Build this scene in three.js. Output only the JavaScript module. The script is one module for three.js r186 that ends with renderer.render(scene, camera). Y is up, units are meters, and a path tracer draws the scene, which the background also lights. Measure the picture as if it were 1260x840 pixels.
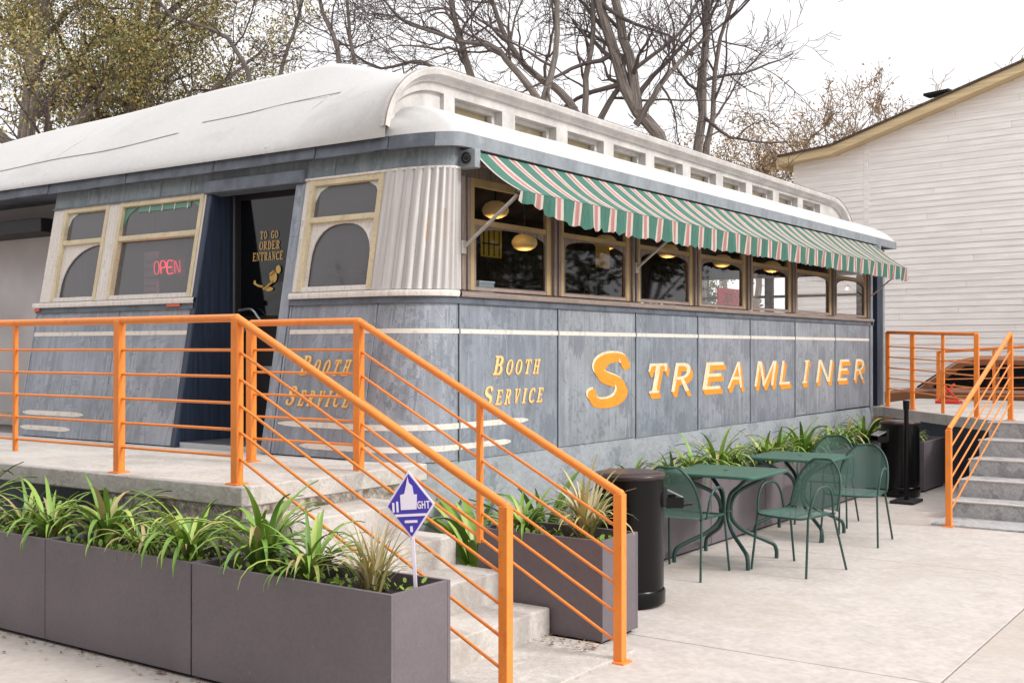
import * as THREE from 'three';
import { mergeGeometries, mergeVertices, toCreasedNormals } from 'three/addons/utils/BufferGeometryUtils.js';
import { RoundedBoxGeometry } from 'three/addons/geometries/RoundedBoxGeometry.js';
import { FontLoader } from 'three/addons/loaders/FontLoader.js';

// ---------------------------------------------------------------- camera, sky, sun, exposure
const scene = new THREE.Scene();
const YAW = THREE.MathUtils.degToRad(35);
const FWD = new THREE.Vector3(Math.cos(YAW), 0, -Math.sin(YAW));
const RGT = new THREE.Vector3(Math.sin(YAW), 0, Math.cos(YAW));
const camera = new THREE.PerspectiveCamera(33.13, 1024 / 682, 0.1, 900);
camera.position.set(0, 1.7, 0);
camera.lookAt(FWD.x * 10, 1.7 + 0.0673, FWD.z * 10);

const renderer = new THREE.WebGLRenderer({ antialias: true });
renderer.setSize(1024, 682);
renderer.toneMapping = THREE.LinearToneMapping;
renderer.toneMappingExposure = 1.6;
renderer.shadowMap.enabled = true;

function rng(seed) { let s = (seed * 2654435761) >>> 0 || 1; return () => { s = (s + 0x6D2B79F5) >>> 0; let t = s; t = Math.imul(t ^ (t >>> 15), t | 1); t ^= t + Math.imul(t ^ (t >>> 7), t | 61); return ((t ^ (t >>> 14)) >>> 0) / 4294967296; }; }
const lerp = (a, b, t) => a + (b - a) * t, clamp = (v, a = 0, b = 1) => Math.min(b, Math.max(a, v)), smooth = t => t * t * (3 - 2 * t);

// tileable noise, px and py lattice cells across the tile
function tileNoise(S, px, py, oct, seed, T = S) {
  const out = new Float32Array(S * T); let amp = 1, tot = 0;
  for (let o = 0; o < oct; o++) {
    const fx = px << o, fy = py << o, r = rng(seed * 31 + o), L = new Float32Array(fx * fy);
    for (let i = 0; i < L.length; i++) L[i] = r();
    for (let y = 0; y < T; y++) {
      const gy = y / T * fy, y0 = Math.floor(gy), ty = smooth(gy - y0), r0 = (y0 % fy) * fx, r1 = ((y0 + 1) % fy) * fx;
      for (let x = 0; x < S; x++) {
        const gx = x / S * fx, x0 = Math.floor(gx), tx = smooth(gx - x0), a = x0 % fx, b = (x0 + 1) % fx;
        out[y * S + x] += amp * lerp(lerp(L[r0 + a], L[r0 + b], tx), lerp(L[r1 + a], L[r1 + b], tx), ty);
      }
    }
    tot += amp; amp *= 0.55;
  }
  for (let i = 0; i < out.length; i++) out[i] = clamp((out[i] / tot - 0.5) * 1.9 + 0.5);
  return out;
}

// overcast sky: thin bright cloud, a little brighter overhead
{
  const W = 512, H = 256, n = tileNoise(W, 10, 10, 5, 77, H), d = new Float32Array(W * H * 4);
  for (let y = 0; y < H; y++) for (let x = 0; x < W; x++) {
    const i = y * W + x, el = (y / H - 0.5) * Math.PI, up = Math.max(0, Math.sin(el));
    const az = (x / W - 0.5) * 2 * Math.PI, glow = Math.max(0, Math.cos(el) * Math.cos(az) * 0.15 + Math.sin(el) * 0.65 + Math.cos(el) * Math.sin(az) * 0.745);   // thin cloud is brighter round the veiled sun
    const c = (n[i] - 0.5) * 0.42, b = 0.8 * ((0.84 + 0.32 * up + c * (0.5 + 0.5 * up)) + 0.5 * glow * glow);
    d[i * 4] = b * 1.0; d[i * 4 + 1] = b * (0.985 + c * 0.04); d[i * 4 + 2] = b * (1.0 - c * 0.03); d[i * 4 + 3] = 1;
  }
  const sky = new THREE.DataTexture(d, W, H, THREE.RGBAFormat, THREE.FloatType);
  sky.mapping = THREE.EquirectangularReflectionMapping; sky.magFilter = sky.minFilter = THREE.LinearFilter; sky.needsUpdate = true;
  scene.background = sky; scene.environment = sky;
}
const sun = new THREE.DirectionalLight(new THREE.Color(1, 0.965, 0.91), 1.5);
sun.position.set(14, 20, 20); sun.target.position.set(9, 0, -6);
sun.castShadow = true; sun.shadow.radius = 26; sun.shadow.mapSize.set(2048, 2048);
Object.assign(sun.shadow.camera, { left: -22, right: 22, top: 22, bottom: -22, near: 1, far: 120 });
scene.add(sun, sun.target);

// ---------------------------------------------------------------- textures and materials
const S = 512;
const nCo = tileNoise(S, 4, 4, 5, 1), nFi = tileNoise(S, 32, 32, 4, 2), nGr = tileNoise(S, 128, 128, 2, 3), nSv = tileNoise(S, 40, 2, 4, 4), nSh = tileNoise(S, 2, 48, 4, 5), nBl = tileNoise(S, 9, 7, 4, 6), nCo2 = tileNoise(S, 3, 3, 5, 8);
function dataTex(fill, size, srgb) {
  const d = new Uint8Array(S * S * 4);
  for (let i = 0; i < S * S; i++) { const c = fill(i, i % S, (i / S) | 0); for (let k = 0; k < 3; k++) d[i * 4 + k] = clamp(c[k], 0, 255); d[i * 4 + 3] = 255; }
  const t = new THREE.DataTexture(d, S, S); t.wrapS = t.wrapT = THREE.RepeatWrapping; t.magFilter = THREE.LinearFilter; t.minFilter = THREE.LinearMipmapLinearFilter; t.generateMipmaps = true;
  t.repeat.set(1 / size, 1 / size); if (srgb) t.colorSpace = THREE.SRGBColorSpace; t.needsUpdate = true; t.userData = { d };
  return t;
}
function scratch(t, n, len, rgb, a, seed, vertical = 0.6) {          // thin scuffs drawn into a colour tile
  const d = t.userData.d, r = rng(seed);
  for (let k = 0; k < n; k++) {
    let x = r() * S, y = r() * S, an = (r() < vertical ? Math.PI / 2 : r() * Math.PI) + (r() - 0.5) * 0.7; const L = len * (0.2 + r() * r()) , al = a * (0.3 + 0.7 * r()), bend = (r() - 0.5) * 0.04;
    for (let s = 0; s < L; s++) {
      x += Math.cos(an); y += Math.sin(an); an += bend;
      const i = ((((y | 0) % S + S) % S) * S + (((x | 0) % S + S) % S)) * 4;
      for (let c = 0; c < 3; c++) d[i + c] = lerp(d[i + c], rgb[c], al);
    }
  }
  t.needsUpdate = true; return t;
}
const tint = (b, k) => [b[0] * k, b[1] * k, b[2] * k];
const bumpGrain = dataTex(i => tint([255, 255, 255], nGr[i] * 0.5 + nFi[i] * 0.5), 0.9);
const bumpCoarse = dataTex(i => tint([255, 255, 255], nFi[i] * 0.55 + nBl[i] * 0.45), 1.2);
const bumpStreak = dataTex(i => tint([255, 255, 255], nSv[i] * 0.7 + nGr[i] * 0.3), 1.1);
function M(o) { const m = new THREE.MeshStandardMaterial({ roughness: 0.75, ...o }); m.side = THREE.DoubleSide; return m; }
const mixc = (a, b, t) => [lerp(a[0], b[0], t), lerp(a[1], b[1], t), lerp(a[2], b[2], t)];

// weathered blue grey sheet metal, four tones
const panelTex = [[149, 155, 165], [143, 150, 161], [153, 159, 167], [140, 148, 159]].map((b, k) => scratch(scratch(dataTex((i, x, y) => {
  const j = ((y + k * 131) % S) * S + (x + k * 97) % S;
  let c = tint(b, 0.86 + 0.13 * nSv[j] + 0.15 * nBl[j]);
  if (nFi[j] + nCo[j] * 0.8 > 1.22) c = mixc(c, [112, 121, 132], 0.38);
  if (nSv[j] * 0.7 + nCo2[j] > 1.22) c = mixc(c, [174, 178, 183], 0.3);
  if (nCo2[j] * 0.8 + nSv[j] * 0.5 > 0.98) c = mixc(c, [104, 113, 125], 0.5);
  return c;
}, 1.5, true), 150, 70, [74, 82, 94], 0.75, 11 + k, 0.45), 90, 50, [190, 194, 198], 0.7, 31 + k));
const M_panel = panelTex.map(t => M({ map: t, roughness: 0.38, metalness: 0.15, bumpMap: bumpStreak, bumpScale: 0.003 }));
const M_panelEnd = panelTex.slice(0, 2).map((t, k) => { const c = t.clone(); c.userData = {}; c.repeat.set(1 / 1.9, 1 / 1.9); c.offset.set(0.3 + k * 0.4, 0.2); return M({ map: c, roughness: 0.45, metalness: 0.15, bumpMap: bumpStreak, bumpScale: 0.003 }); });
const M_frieze = M({ map: dataTex(i => mixc(tint([132, 142, 148], 0.9 + 0.16 * nSv[i]), [106, 118, 124], nBl[i] > 0.62 ? 0.6 : 0), 1.1, true), roughness: 0.55, metalness: 0.1, bumpMap: bumpStreak, bumpScale: 0.002 });
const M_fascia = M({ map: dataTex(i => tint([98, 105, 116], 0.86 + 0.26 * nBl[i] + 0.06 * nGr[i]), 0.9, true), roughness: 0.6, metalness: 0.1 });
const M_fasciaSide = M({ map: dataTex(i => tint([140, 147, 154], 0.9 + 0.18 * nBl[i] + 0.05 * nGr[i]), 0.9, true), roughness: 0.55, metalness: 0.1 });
const M_navy = M({ map: scratch(dataTex(i => tint([44, 55, 74], 0.8 + 0.4 * nSv[i]), 1.0, true), 60, 50, [96, 104, 118], 0.6, 5), roughness: 0.5 });
const M_skirt = M({ map: scratch(dataTex((i) => { let c = tint([142, 149, 156], 0.88 + 0.12 * nFi[i] + 0.1 * nBl[i]); if (nCo[i] + nFi[i] * 0.3 > 0.86) c = mixc(c, [112, 118, 122], 0.5); if (nCo2[i] > 0.62) c = mixc(c, [164, 168, 170], 0.5); return c; }, 1.9, true), 70, 70, [84, 88, 92], 0.7, 9, 0.2), roughness: 0.9, bumpMap: bumpCoarse, bumpScale: 0.008 });
const M_roof = M({ map: scratch(dataTex(i => tint([200, 198, 196], 0.96 + 0.04 * nCo[i] + 0.015 * nGr[i] - (nBl[i] > 0.78 ? 0.025 : 0)), 4.1, true), 26, 120, [196, 192, 188], 0.5, 14, 0.2), roughness: 0.7, bumpMap: bumpCoarse, bumpScale: 0.0015 });
const M_white = M({ map: scratch(dataTex(i => mixc(tint([226, 220, 214], 0.9 + 0.12 * nSv[i] + 0.05 * nFi[i]), [178, 168, 158], nFi[i] * 0.7 + nSv[i] * 0.6 > 1.0 ? 0.45 : 0), 0.8, true), 60, 20, [160, 150, 138], 0.6, 21), roughness: 0.7, bumpMap: bumpGrain, bumpScale: 0.0015 });
const M_flute = M({ map: dataTex(i => mixc(tint([206, 202, 200], 0.9 + 0.14 * nSv[i]), [190, 166, 138], nSv[i] > 0.86 && nCo[i] > 0.62 ? 0.4 : 0), 1.3, true), roughness: 0.42, metalness: 0.3 });
const M_clere = M({ map: dataTex(i => tint([206, 203, 200], 0.88 + 0.14 * nBl[i] + 0.04 * nGr[i]), 1.2, true), roughness: 0.7, bumpMap: bumpGrain, bumpScale: 0.0015 });
const M_tan = M({ map: scratch(dataTex(i => mixc(tint([220, 206, 174], 0.92 + 0.1 * nCo[i]), [184, 162, 124], nFi[i] > 0.78 ? 0.4 : 0), 0.7, true), 60, 22, [140, 118, 84], 0.7, 23, 0.3), roughness: 0.65, bumpMap: bumpGrain, bumpScale: 0.001 });
const M_ochre = M({ map: dataTex(i => tint([178, 152, 108], 0.9 + 0.14 * nCo[i] + 0.05 * nGr[i]), 0.7, true), roughness: 0.6 });
const M_brown = M({ map: scratch(dataTex(i => tint([126, 112, 104], 0.8 + 0.3 * nSv[i] + 0.1 * nFi[i]), 0.8, true), 60, 30, [182, 170, 160], 0.5, 24), roughness: 0.7, bumpMap: bumpStreak, bumpScale: 0.002 });
const M_brownSill = M({ map: dataTex(i => tint([146, 130, 122], 0.82 + 0.26 * nSh[i] + 0.08 * nFi[i]), 0.9, true), roughness: 0.7 });
const M_dark = M({ color: 0x14110f, roughness: 0.8 });
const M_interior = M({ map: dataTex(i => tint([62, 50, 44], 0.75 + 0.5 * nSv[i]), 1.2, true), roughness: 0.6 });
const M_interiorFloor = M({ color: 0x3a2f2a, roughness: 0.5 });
const M_glass = new THREE.MeshPhysicalMaterial({ color: 0xffffff, roughness: 0.03, transmission: 1, thickness: 0, ior: 1.5, metalness: 0 });
const M_glassGrey = new THREE.MeshPhysicalMaterial({ color: 0xa2a2a8, roughness: 0.04, transmission: 0.72, thickness: 0, ior: 1.5 });  // grey body tone stands in for bright sky reflected on dusty panes
const M_black = new THREE.MeshPhysicalMaterial({ color: 0x09090b, roughness: 0.24, specularIntensity: 0.55, side: THREE.DoubleSide });
const M_blackMatte = M({ color: 0x17161a, roughness: 0.6 });
const M_blackGlass = M({ color: 0x07080a, roughness: 0.06 });
const M_steel = M({ color: 0xb9bcc0, roughness: 0.3, metalness: 0.8 });
const M_orange = M({ map: scratch(dataTex(i => mixc(tint([244, 142, 58], 0.96 + 0.06 * nCo[i]), [222, 112, 44], nBl[i] > 0.84 ? 0.35 : 0), 0.6, true), 90, 11, [122, 72, 46], 0.8, 44), roughness: 0.42, bumpMap: bumpGrain, bumpScale: 0.0006 });
const M_concrete = M({ map: scratch(dataTex(i => { let c = mixc(tint([192, 187, 181], 0.91 + 0.08 * nFi[i] + 0.08 * nGr[i]), [160, 152, 143], clamp(nCo[i] * 2.0 - 1.0) * 0.6); if (nCo2[i] > 0.66) c = mixc(c, [206, 202, 197], 0.4); return c; }, 1.7, true), 60, 60, [120, 112, 104], 0.5, 51, 0), roughness: 0.92, bumpMap: bumpCoarse, bumpScale: 0.006 });
const M_concreteRough = M({ map: scratch(dataTex(i => { let c = tint([168, 160, 150], 0.72 + 0.3 * nFi[i] + 0.2 * nGr[i]); if (nBl[i] > 0.55) c = mixc(c, [104, 92, 80], clamp((nBl[i] - 0.55) * 4)); if (nCo[i] > 0.64) c = mixc(c, [198, 192, 184], 0.6); return c; }, 1.1, true), 130, 60, [84, 74, 64], 0.7, 52, 0.8), roughness: 0.95, bumpMap: bumpCoarse, bumpScale: 0.02 });
const patioTex = dataTex(i => { let c = tint([189, 181, 175], 0.94 + 0.06 * nFi[i] + 0.06 * nGr[i]); c = mixc(c, [176, 164, 153], clamp(nCo[i] * 2.4 - 1.3) * 0.5); c = mixc(c, [197, 191, 186], clamp(nBl[i] * 2 - 1.2) * 0.5); return c; }, 4.3, true);
scratch(patioTex, 26, 22, [160, 144, 128], 0.4, 61, 0);
const patioTex2 = dataTex(i => { const j = (i * 1 + 137 * S + 211) % (S * S); let c = tint([190, 182, 176], 0.94 + 0.06 * nFi[j] + 0.06 * nGr[j]); c = mixc(c, [177, 165, 154], clamp(nCo2[j] * 2.4 - 1.3) * 0.5); return c; }, 3.7, true);
scratch(patioTex2, 24, 22, [156, 140, 124], 0.4, 62, 0);
const M_patio = [M({ map: patioTex, roughness: 0.88, bumpMap: bumpCoarse, bumpScale: 0.003 }), M({ map: patioTex2, roughness: 0.88, bumpMap: bumpCoarse, bumpScale: 0.003 })];
const M_ground = M({ map: dataTex(i => tint([150, 138, 126], 0.75 + 0.3 * nFi[i] + 0.25 * nCo[i]), 4, true), roughness: 0.95 });
const M_stepGrey = M({ map: scratch(dataTex(i => tint([172, 171, 171], 0.9 + 0.1 * nFi[i] + 0.1 * nGr[i] - (nBl[i] > 0.68 ? 0.12 : 0)), 1.2, true), 50, 30, [96, 94, 94], 0.6, 71, 0), roughness: 0.9, bumpMap: bumpCoarse, bumpScale: 0.006 });
const M_planter = M({ map: scratch(dataTex(i => tint([108, 100, 105], 0.94 + 0.08 * nCo[i] + 0.05 * nGr[i]), 1.6, true), 44, 8, [176, 168, 166], 0.6, 81, 0.3), roughness: 0.55, bumpMap: bumpGrain, bumpScale: 0.0004 });
const M_soil = M({ color: 0x2b2119, roughness: 1, bumpMap: bumpCoarse, bumpScale: 0.02 });
const M_siding = M({ map: dataTex(i => tint([249, 245, 242], 0.95 + 0.07 * nSh[i] + 0.04 * nCo[i]), 1.6, true), roughness: 0.75 });
const M_cream = M({ map: dataTex(i => tint([226, 202, 160], 0.9 + 0.14 * nSh[i]), 1.2, true), roughness: 0.7 });
const M_shingle = M({ map: dataTex(i => tint([92, 78, 68], 0.7 + 0.5 * nFi[i]), 1.0, true), roughness: 0.95 });
const M_annex = M({ map: dataTex(i => tint([196, 192, 194], 0.92 + 0.1 * nCo[i]), 2, true), roughness: 0.85 });
const M_green = M({ color: new THREE.Color(0.042, 0.13, 0.094), roughness: 0.42 });
const M_greenTube = M({ color: new THREE.Color(0.022, 0.068, 0.055), roughness: 0.38 });
const M_greenMesh = M({ color: new THREE.Color(0.11, 0.21, 0.175), roughness: 0.5, transparent: true, opacity: 0.5 });
const M_creamPaint = M({ map: dataTex(i => mixc([236, 222, 190], [198, 170, 128], nFi[i] > 0.66 ? 0.5 : 0), 0.5, true), roughness: 0.6 });
const M_orangePaint = M({ map: dataTex(i => mixc([238, 158, 46], [218, 136, 50], nFi[i] > 0.62 ? 0.6 : 0), 0.4, true), roughness: 0.6 });
const M_yellowPaint = M({ map: dataTex(i => mixc([242, 214, 150], [226, 172, 100], nFi[i] > 0.64 ? 0.5 : 0), 0.3, true), roughness: 0.6 });
const M_stripe = M({ map: dataTex(i => mixc([226, 218, 208], [190, 186, 182], nFi[i] > 0.74 ? 0.5 : 0), 1.1, true), roughness: 0.6 });
const barkTex = dataTex(i => tint([128, 119, 113], 0.6 + 0.6 * nSv[i] + 0.2 * nGr[i]), 0.8, true);
const M_bark = M({ map: barkTex, roughness: 0.95, bumpMap: bumpStreak, bumpScale: 0.02 });
const M_barkDark = M({ map: barkTex, color: new THREE.Color(0.62, 0.55, 0.52), roughness: 0.95 });
const M_twig = M({ color: new THREE.Color(0.125, 0.1, 0.095), roughness: 0.95 });
const M_twigTan = M({ color: new THREE.Color(0.3, 0.22, 0.15), roughness: 0.95 });
const M_leafV = M({ vertexColors: true, roughness: 0.8 });
const leafMat = (r, g, b) => { const m = new THREE.MeshPhysicalMaterial({ color: new THREE.Color(r, g, b), roughness: 0.42, side: THREE.DoubleSide, transmission: 0.0, thickness: 0 }); return m; };
const M_blade = [leafMat(0.17, 0.31, 0.04), leafMat(0.25, 0.39, 0.06), leafMat(0.11, 0.22, 0.035), leafMat(0.36, 0.45, 0.1), leafMat(0.2, 0.33, 0.05), leafMat(0.14, 0.27, 0.04), leafMat(0.4, 0.33, 0.14)];
const M_bladeV = [leafMat(0.5, 0.42, 0.16), leafMat(0.42, 0.36, 0.14), leafMat(0.24, 0.26, 0.08), leafMat(0.55, 0.47, 0.3)];
// ---------------------------------------------------------------- helpers
const used = {};
function numbered(n) { const k = used[n] = (used[n] ?? -1) + 1; return k ? n + '_' + String(k).padStart(3, '0') : n; }
function tag(o, label, category, group, kind) { if (label) o.userData.label = label; if (category) o.userData.category = category; if (group) o.userData.group = group; if (kind) o.userData.kind = kind; return o; }
function thing(name, label, category, group) { const g = new THREE.Group(); g.name = numbered(name); scene.add(g); return tag(g, label, category, group); }
function part(name, geo, mat, parent) { const m = new THREE.Mesh(geo, mat); m.name = parent === scene ? numbered(name) : name; m.castShadow = m.receiveShadow = true; parent.add(m); return m; }
function sub(name, parent) { const g = new THREE.Group(); g.name = name; parent.add(g); return g; }
function copy(o, label) { const c = o.clone(); c.name = numbered(o.name.replace(/_\d{3}$/, '')); scene.add(c); c.userData = { ...o.userData }; if (label) c.userData.label = label; return c; }
// texture coordinates in metres, from the side each face looks to
function uvm(g, ox = 0, oy = 0) {
  g = g.index ? g.toNonIndexed() : g; const p = g.attributes.position, uv = new Float32Array(p.count * 2);
  const a = new THREE.Vector3(), b = new THREE.Vector3(), c = new THREE.Vector3();
  for (let i = 0; i < p.count; i += 3) {
    a.fromBufferAttribute(p, i); b.fromBufferAttribute(p, i + 1); c.fromBufferAttribute(p, i + 2); b.sub(a); c.sub(a); b.cross(c);
    const X = Math.abs(b.x), Y = Math.abs(b.y), Z = Math.abs(b.z);
    for (let k = 0; k < 3; k++) { const x = p.getX(i + k), y = p.getY(i + k), z = p.getZ(i + k); const q = (i + k) * 2; if (Y >= X && Y >= Z) { uv[q] = x + ox; uv[q + 1] = z + oy; } else if (X >= Z) { uv[q] = z + ox; uv[q + 1] = y + oy; } else { uv[q] = x + ox; uv[q + 1] = y + oy; } }
  }
  g.setAttribute('uv', new THREE.BufferAttribute(uv, 2)); return g;
}
const bx = (x0, x1, y0, y1, z0, z1) => new THREE.BoxGeometry(x1 - x0, y1 - y0, z1 - z0).translate((x0 + x1) / 2, (y0 + y1) / 2, (z0 + z1) / 2).toNonIndexed();
const rbx = (x0, x1, y0, y1, z0, z1, r = 0.008) => { const g = new RoundedBoxGeometry(x1 - x0, y1 - y0, z1 - z0, 1, r).translate((x0 + x1) / 2, (y0 + y1) / 2, (z0 + z1) / 2); return g.index ? g.toNonIndexed() : g; };
const mg = l => { l = l.map(g => { g = g.index ? g.toNonIndexed() : g; for (const k of Object.keys(g.attributes)) if (!['position', 'normal', 'uv'].includes(k)) g.deleteAttribute(k); if (!g.attributes.uv) g.setAttribute('uv', new THREE.BufferAttribute(new Float32Array(g.attributes.position.count * 2), 2)); return g; }); return l.length === 1 ? l[0] : mergeGeometries(l); };
const V = (x, y, z) => new THREE.Vector3(x, y, z);
function tube(pts, r, sides = 8, seg = 0, closed = false) { const c = new THREE.CatmullRomCurve3(pts.map(p => V(...p)), closed, 'centripetal'); return new THREE.TubeGeometry(c, seg || pts.length * 5, r, sides, closed).toNonIndexed(); }
function bar(a, b, r, sides = 8) { a = V(...a); b = V(...b); const d = b.clone().sub(a), L = d.length(); const g = new THREE.CylinderGeometry(r, r, L, sides).toNonIndexed(); g.applyQuaternion(new THREE.Quaternion().setFromUnitVectors(V(0, 1, 0), d.normalize())); return g.translate((a.x + b.x) / 2, (a.y + b.y) / 2, (a.z + b.z) / 2); }
// grid surface from a function of (i/nu, j/nv)
function grid(nu, nv, f, smoothN = true) {
  const pos = [], idx = [];
  for (let j = 0; j <= nv; j++) for (let i = 0; i <= nu; i++) pos.push(...f(i / nu, j / nv));
  for (let j = 0; j < nv; j++) for (let i = 0; i < nu; i++) { const a = j * (nu + 1) + i; idx.push(a, a + 1, a + nu + 2, a, a + nu + 2, a + nu + 1); }
  const g = new THREE.BufferGeometry(); g.setAttribute('position', new THREE.Float32BufferAttribute(pos, 3)); g.setIndex(idx); g.computeVertexNormals(); return g.toNonIndexed();
}
function extr(pts, depth, holes = [], bevel = 0) { const s = new THREE.Shape(pts.map(p => new THREE.Vector2(...p))); for (const h of holes) s.holes.push(new THREE.Path(h.map(p => new THREE.Vector2(...p)))); return new THREE.ExtrudeGeometry(s, { depth, bevelEnabled: bevel > 0, bevelSize: bevel, bevelThickness: bevel, bevelSegments: 1, curveSegments: 6 }).toNonIndexed(); }
const rectPts = (x0, x1, y0, y1) => [[x0, y0], [x1, y0], [x1, y1], [x0, y1]];

// ---------------------------------------------------------------- ground and patio
{
  const g = part('ground', new THREE.PlaneGeometry(700, 700).rotateX(-Math.PI / 2), M_ground, scene); g.position.set(10, -0.06, 0); tag(g, null, null, null, 'structure');
  const uv = g.geometry.attributes.uv; for (let i = 0; i < uv.count; i++) uv.setXY(i, uv.getX(i) * 700, uv.getY(i) * 700);
  const patio = thing('patio'); tag(patio, null, null, null, 'structure');
  const xs = [-4, -1, 1.6, 3.1, 6.03, 9.3, 12.6, 15.9, 19.2], zs = [-12.6, -9.9, -7.2, -4.62, -1.57, 1.5, 4.5]; let k = 0;
  for (let i = 0; i + 1 < xs.length; i++) for (let j = 0; j + 1 < zs.length; j++) {
    if (xs[i] < 1.5 && zs[j] > -4) continue;
    const gp = 0.005; k++;
    part('slab', uvm(rbx(xs[i] + gp, xs[i + 1] - gp, -0.055, (k % 3) * 0.0012, zs[j] + gp, zs[j + 1] - gp, 0.006), k * 1.37, k * 0.71), M_patio[k % 2], patio);
  }
}

// ---------------------------------------------------------------- deck and stairs at the raked end
const DX0 = 4.55, DX1 = 5.68;
{
  const d = thing('entrance_deck', 'weathered concrete entrance deck with five broad steps', 'deck');
  part('slab', uvm(rbx(DX0, 6.25, 0.78, 0.9, -13, -5.1, 0.012)), M_concrete, d);
  part('block', uvm(rbx(DX0 + 0.012, 6.0, -0.02, 0.785, -6.42, -5.11, 0.01)), M_concreteRough, d);
  part('skirt', uvm(bx(DX0 + 0.09, DX0 + 0.12, -0.02, 0.785, -13, -6.43)), M_navy, d);
  const ze = [-5.1, -4.75, -4.4, -4.04, -3.7];
  for (let i = 0; i < 4; i++) part('step', uvm(rbx(DX0 + 0.03, DX1, -0.02, 0.72 - 0.18 * i, ze[i] - 0.02, ze[i + 1], 0.014), i * 0.37, i * 0.61), M_concrete, d);
  part('footing_pad', uvm(rbx(DX0 + 0.03, DX1 - 0.02, -0.04, 0.022, -3.72, -3.12, 0.008), 2, 3), M_concrete, d);
}

// ---------------------------------------------------------------- orange railings
const ROD = 0.009, TOP = 0.024, POST = 0.055;
function railing(label, legs, posts, rodsY = [0.19, 0.347, 0.504, 0.661, 0.818]) {
  // legs: list of [[x,yTop,z],[x,yTop,z]]; posts: [x, yBase, yTop, z, width]
  const g = thing('orange_railing', label, 'railing');
  for (const [x, y0, y1, z, w = POST] of posts) part('post', uvm(rbx(x - w / 2, x + w / 2, y0, y1, z - w / 2, z + w / 2, 0.005)), M_orange, g);
  for (const [x, y0, y1, z, w = POST] of posts) if (w > 0.04 && y0 >= 0) part('base_plate', uvm(rbx(x - 0.05, x + 0.05, y0 - 0.004, y0 + 0.01, z - 0.05, z + 0.05, 0.003)), M_orange, g);
  for (const [a, b, o = 0] of legs) {
    part('top_rail', uvm(bar(a, b, TOP, 12)), M_orange, g);
    for (const dy of rodsY) part('rod', uvm(bar([a[0], a[1] - dy + o, a[2]], [b[0], b[1] - dy + o, b[2]], ROD, 8)), M_orange, g);
  }
  return g;
}
{
  const x = 4.63, T = 1.885;
  const g = railing('orange steel railing along the outer deck edge and down the steps', [[[x, T, -11], [x, T, -5.23]], [[x, T, -5.23], [x, 0.925, -3.28]]],
    [[x, 0.9, T, -10.2], [x, 0.98, T, -7.53, 0.03], [x, 0.9, T, -6.35], [x, 0.9, T, -5.23], [x, 0.0, 0.925, -3.28]]);
  part('elbow', new THREE.SphereGeometry(TOP * 1.04, 12, 8).translate(x, T, -5.23), M_orange, g); part('elbow', new THREE.SphereGeometry(TOP * 1.1, 12, 8).translate(x, 0.925, -3.28), M_orange, g);
  const a = 5.62, b = 5.45;
  const h = railing('orange steel railing between the steps and the diner corner', [[[a, T, -6.2], [a, T, -5.17]], [[a, T, -5.17], [b, 0.915, -3.1]]],
    [[a, 0.9, T, -6.2], [a, 0.72, T, -5.17], [lerp(a, b, 0.51), 0.54, 1.39, -4.11, 0.034], [b, 0.0, 0.915, -3.1]]);
  part('elbow', new THREE.SphereGeometry(TOP * 1.04, 12, 8).translate(a, T, -5.17), M_orange, h); part('elbow', new THREE.SphereGeometry(TOP * 1.1, 12, 8).translate(b, 0.915, -3.1), M_orange, h);
}
// ---------------------------------------------------------------- the diner: raked end (facing -x), rounded corner, long side (facing +z)
const ZS = -5.15, XE1 = 16.25;
const xe = y => 6.10 + 0.18 * (y - 0.95), rk = y => (y - 0.95) / 0.9842;
const mEnd = new THREE.Matrix4().makeBasis(V(0, 0, 1), V(0.1771, 0.9842, 0), V(-0.9842, 0.1771, 0)).setPosition(6.10, 0.95, 0);   // (z, up the rake, outward)
const mSide = new THREE.Matrix4().makeTranslation(0, 0, ZS);                                                              // (x, y, outward)
const on = (m, g) => g.applyMatrix4(m);
const diner = thing('diner_car', 'weathered blue grey dining car with white monitor roof and painted lettering', 'diner');
function ppt(q, y, o) {
  if (q[0] === 'e') return [xe(y) - o, y, q[1]];
  if (q[0] === 's') return [q[1], y, ZS + o];
  const th = q[1] * Math.PI / 2, a = 6.62 - (xe(y) - o), b = 0.45 + o; return [6.62 - a * Math.cos(th), y, -5.6 + b * Math.sin(th)];
}
const span = (k, a, b, n) => Array.from({ length: n + 1 }, (_, i) => [k, lerp(a, b, i / n)]);
function sweep(section, path, crease = 0.6) {
  let g = grid(path.length - 1, section.length - 1, (u, v) => { const q = path[Math.round(u * (path.length - 1))], s = section[Math.round(v * (section.length - 1))]; return ppt(q, s[0], s[1]); });
  g = mergeVertices((g.deleteAttribute('normal'), g)); g = toCreasedNormals(g, crease); return g;
}
const box4 = (y0, y1, o0, o1) => [[y0, o0], [y0, o1], [y1, o1], [y1, o0], [y0, o0]];
const pillars = [6.71, 8.0, 9.33, 10.63, 11.95, 13.29, 14.7, 16.12];
// carcass behind the panels
part('carcass', uvm(mg([sweep(box4(0.3, 2.08, -0.1, -0.025), [...span('e', -6.5, -5.6, 2), ...span('c', 0.1, 1, 8), ...span('s', 6.8, XE1 - 0.02, 2)]), sweep(box4(0.3, 2.08, -0.1, -0.025), span('e', -9.82, -7.62, 2))])), M_dark, diner);
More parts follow.
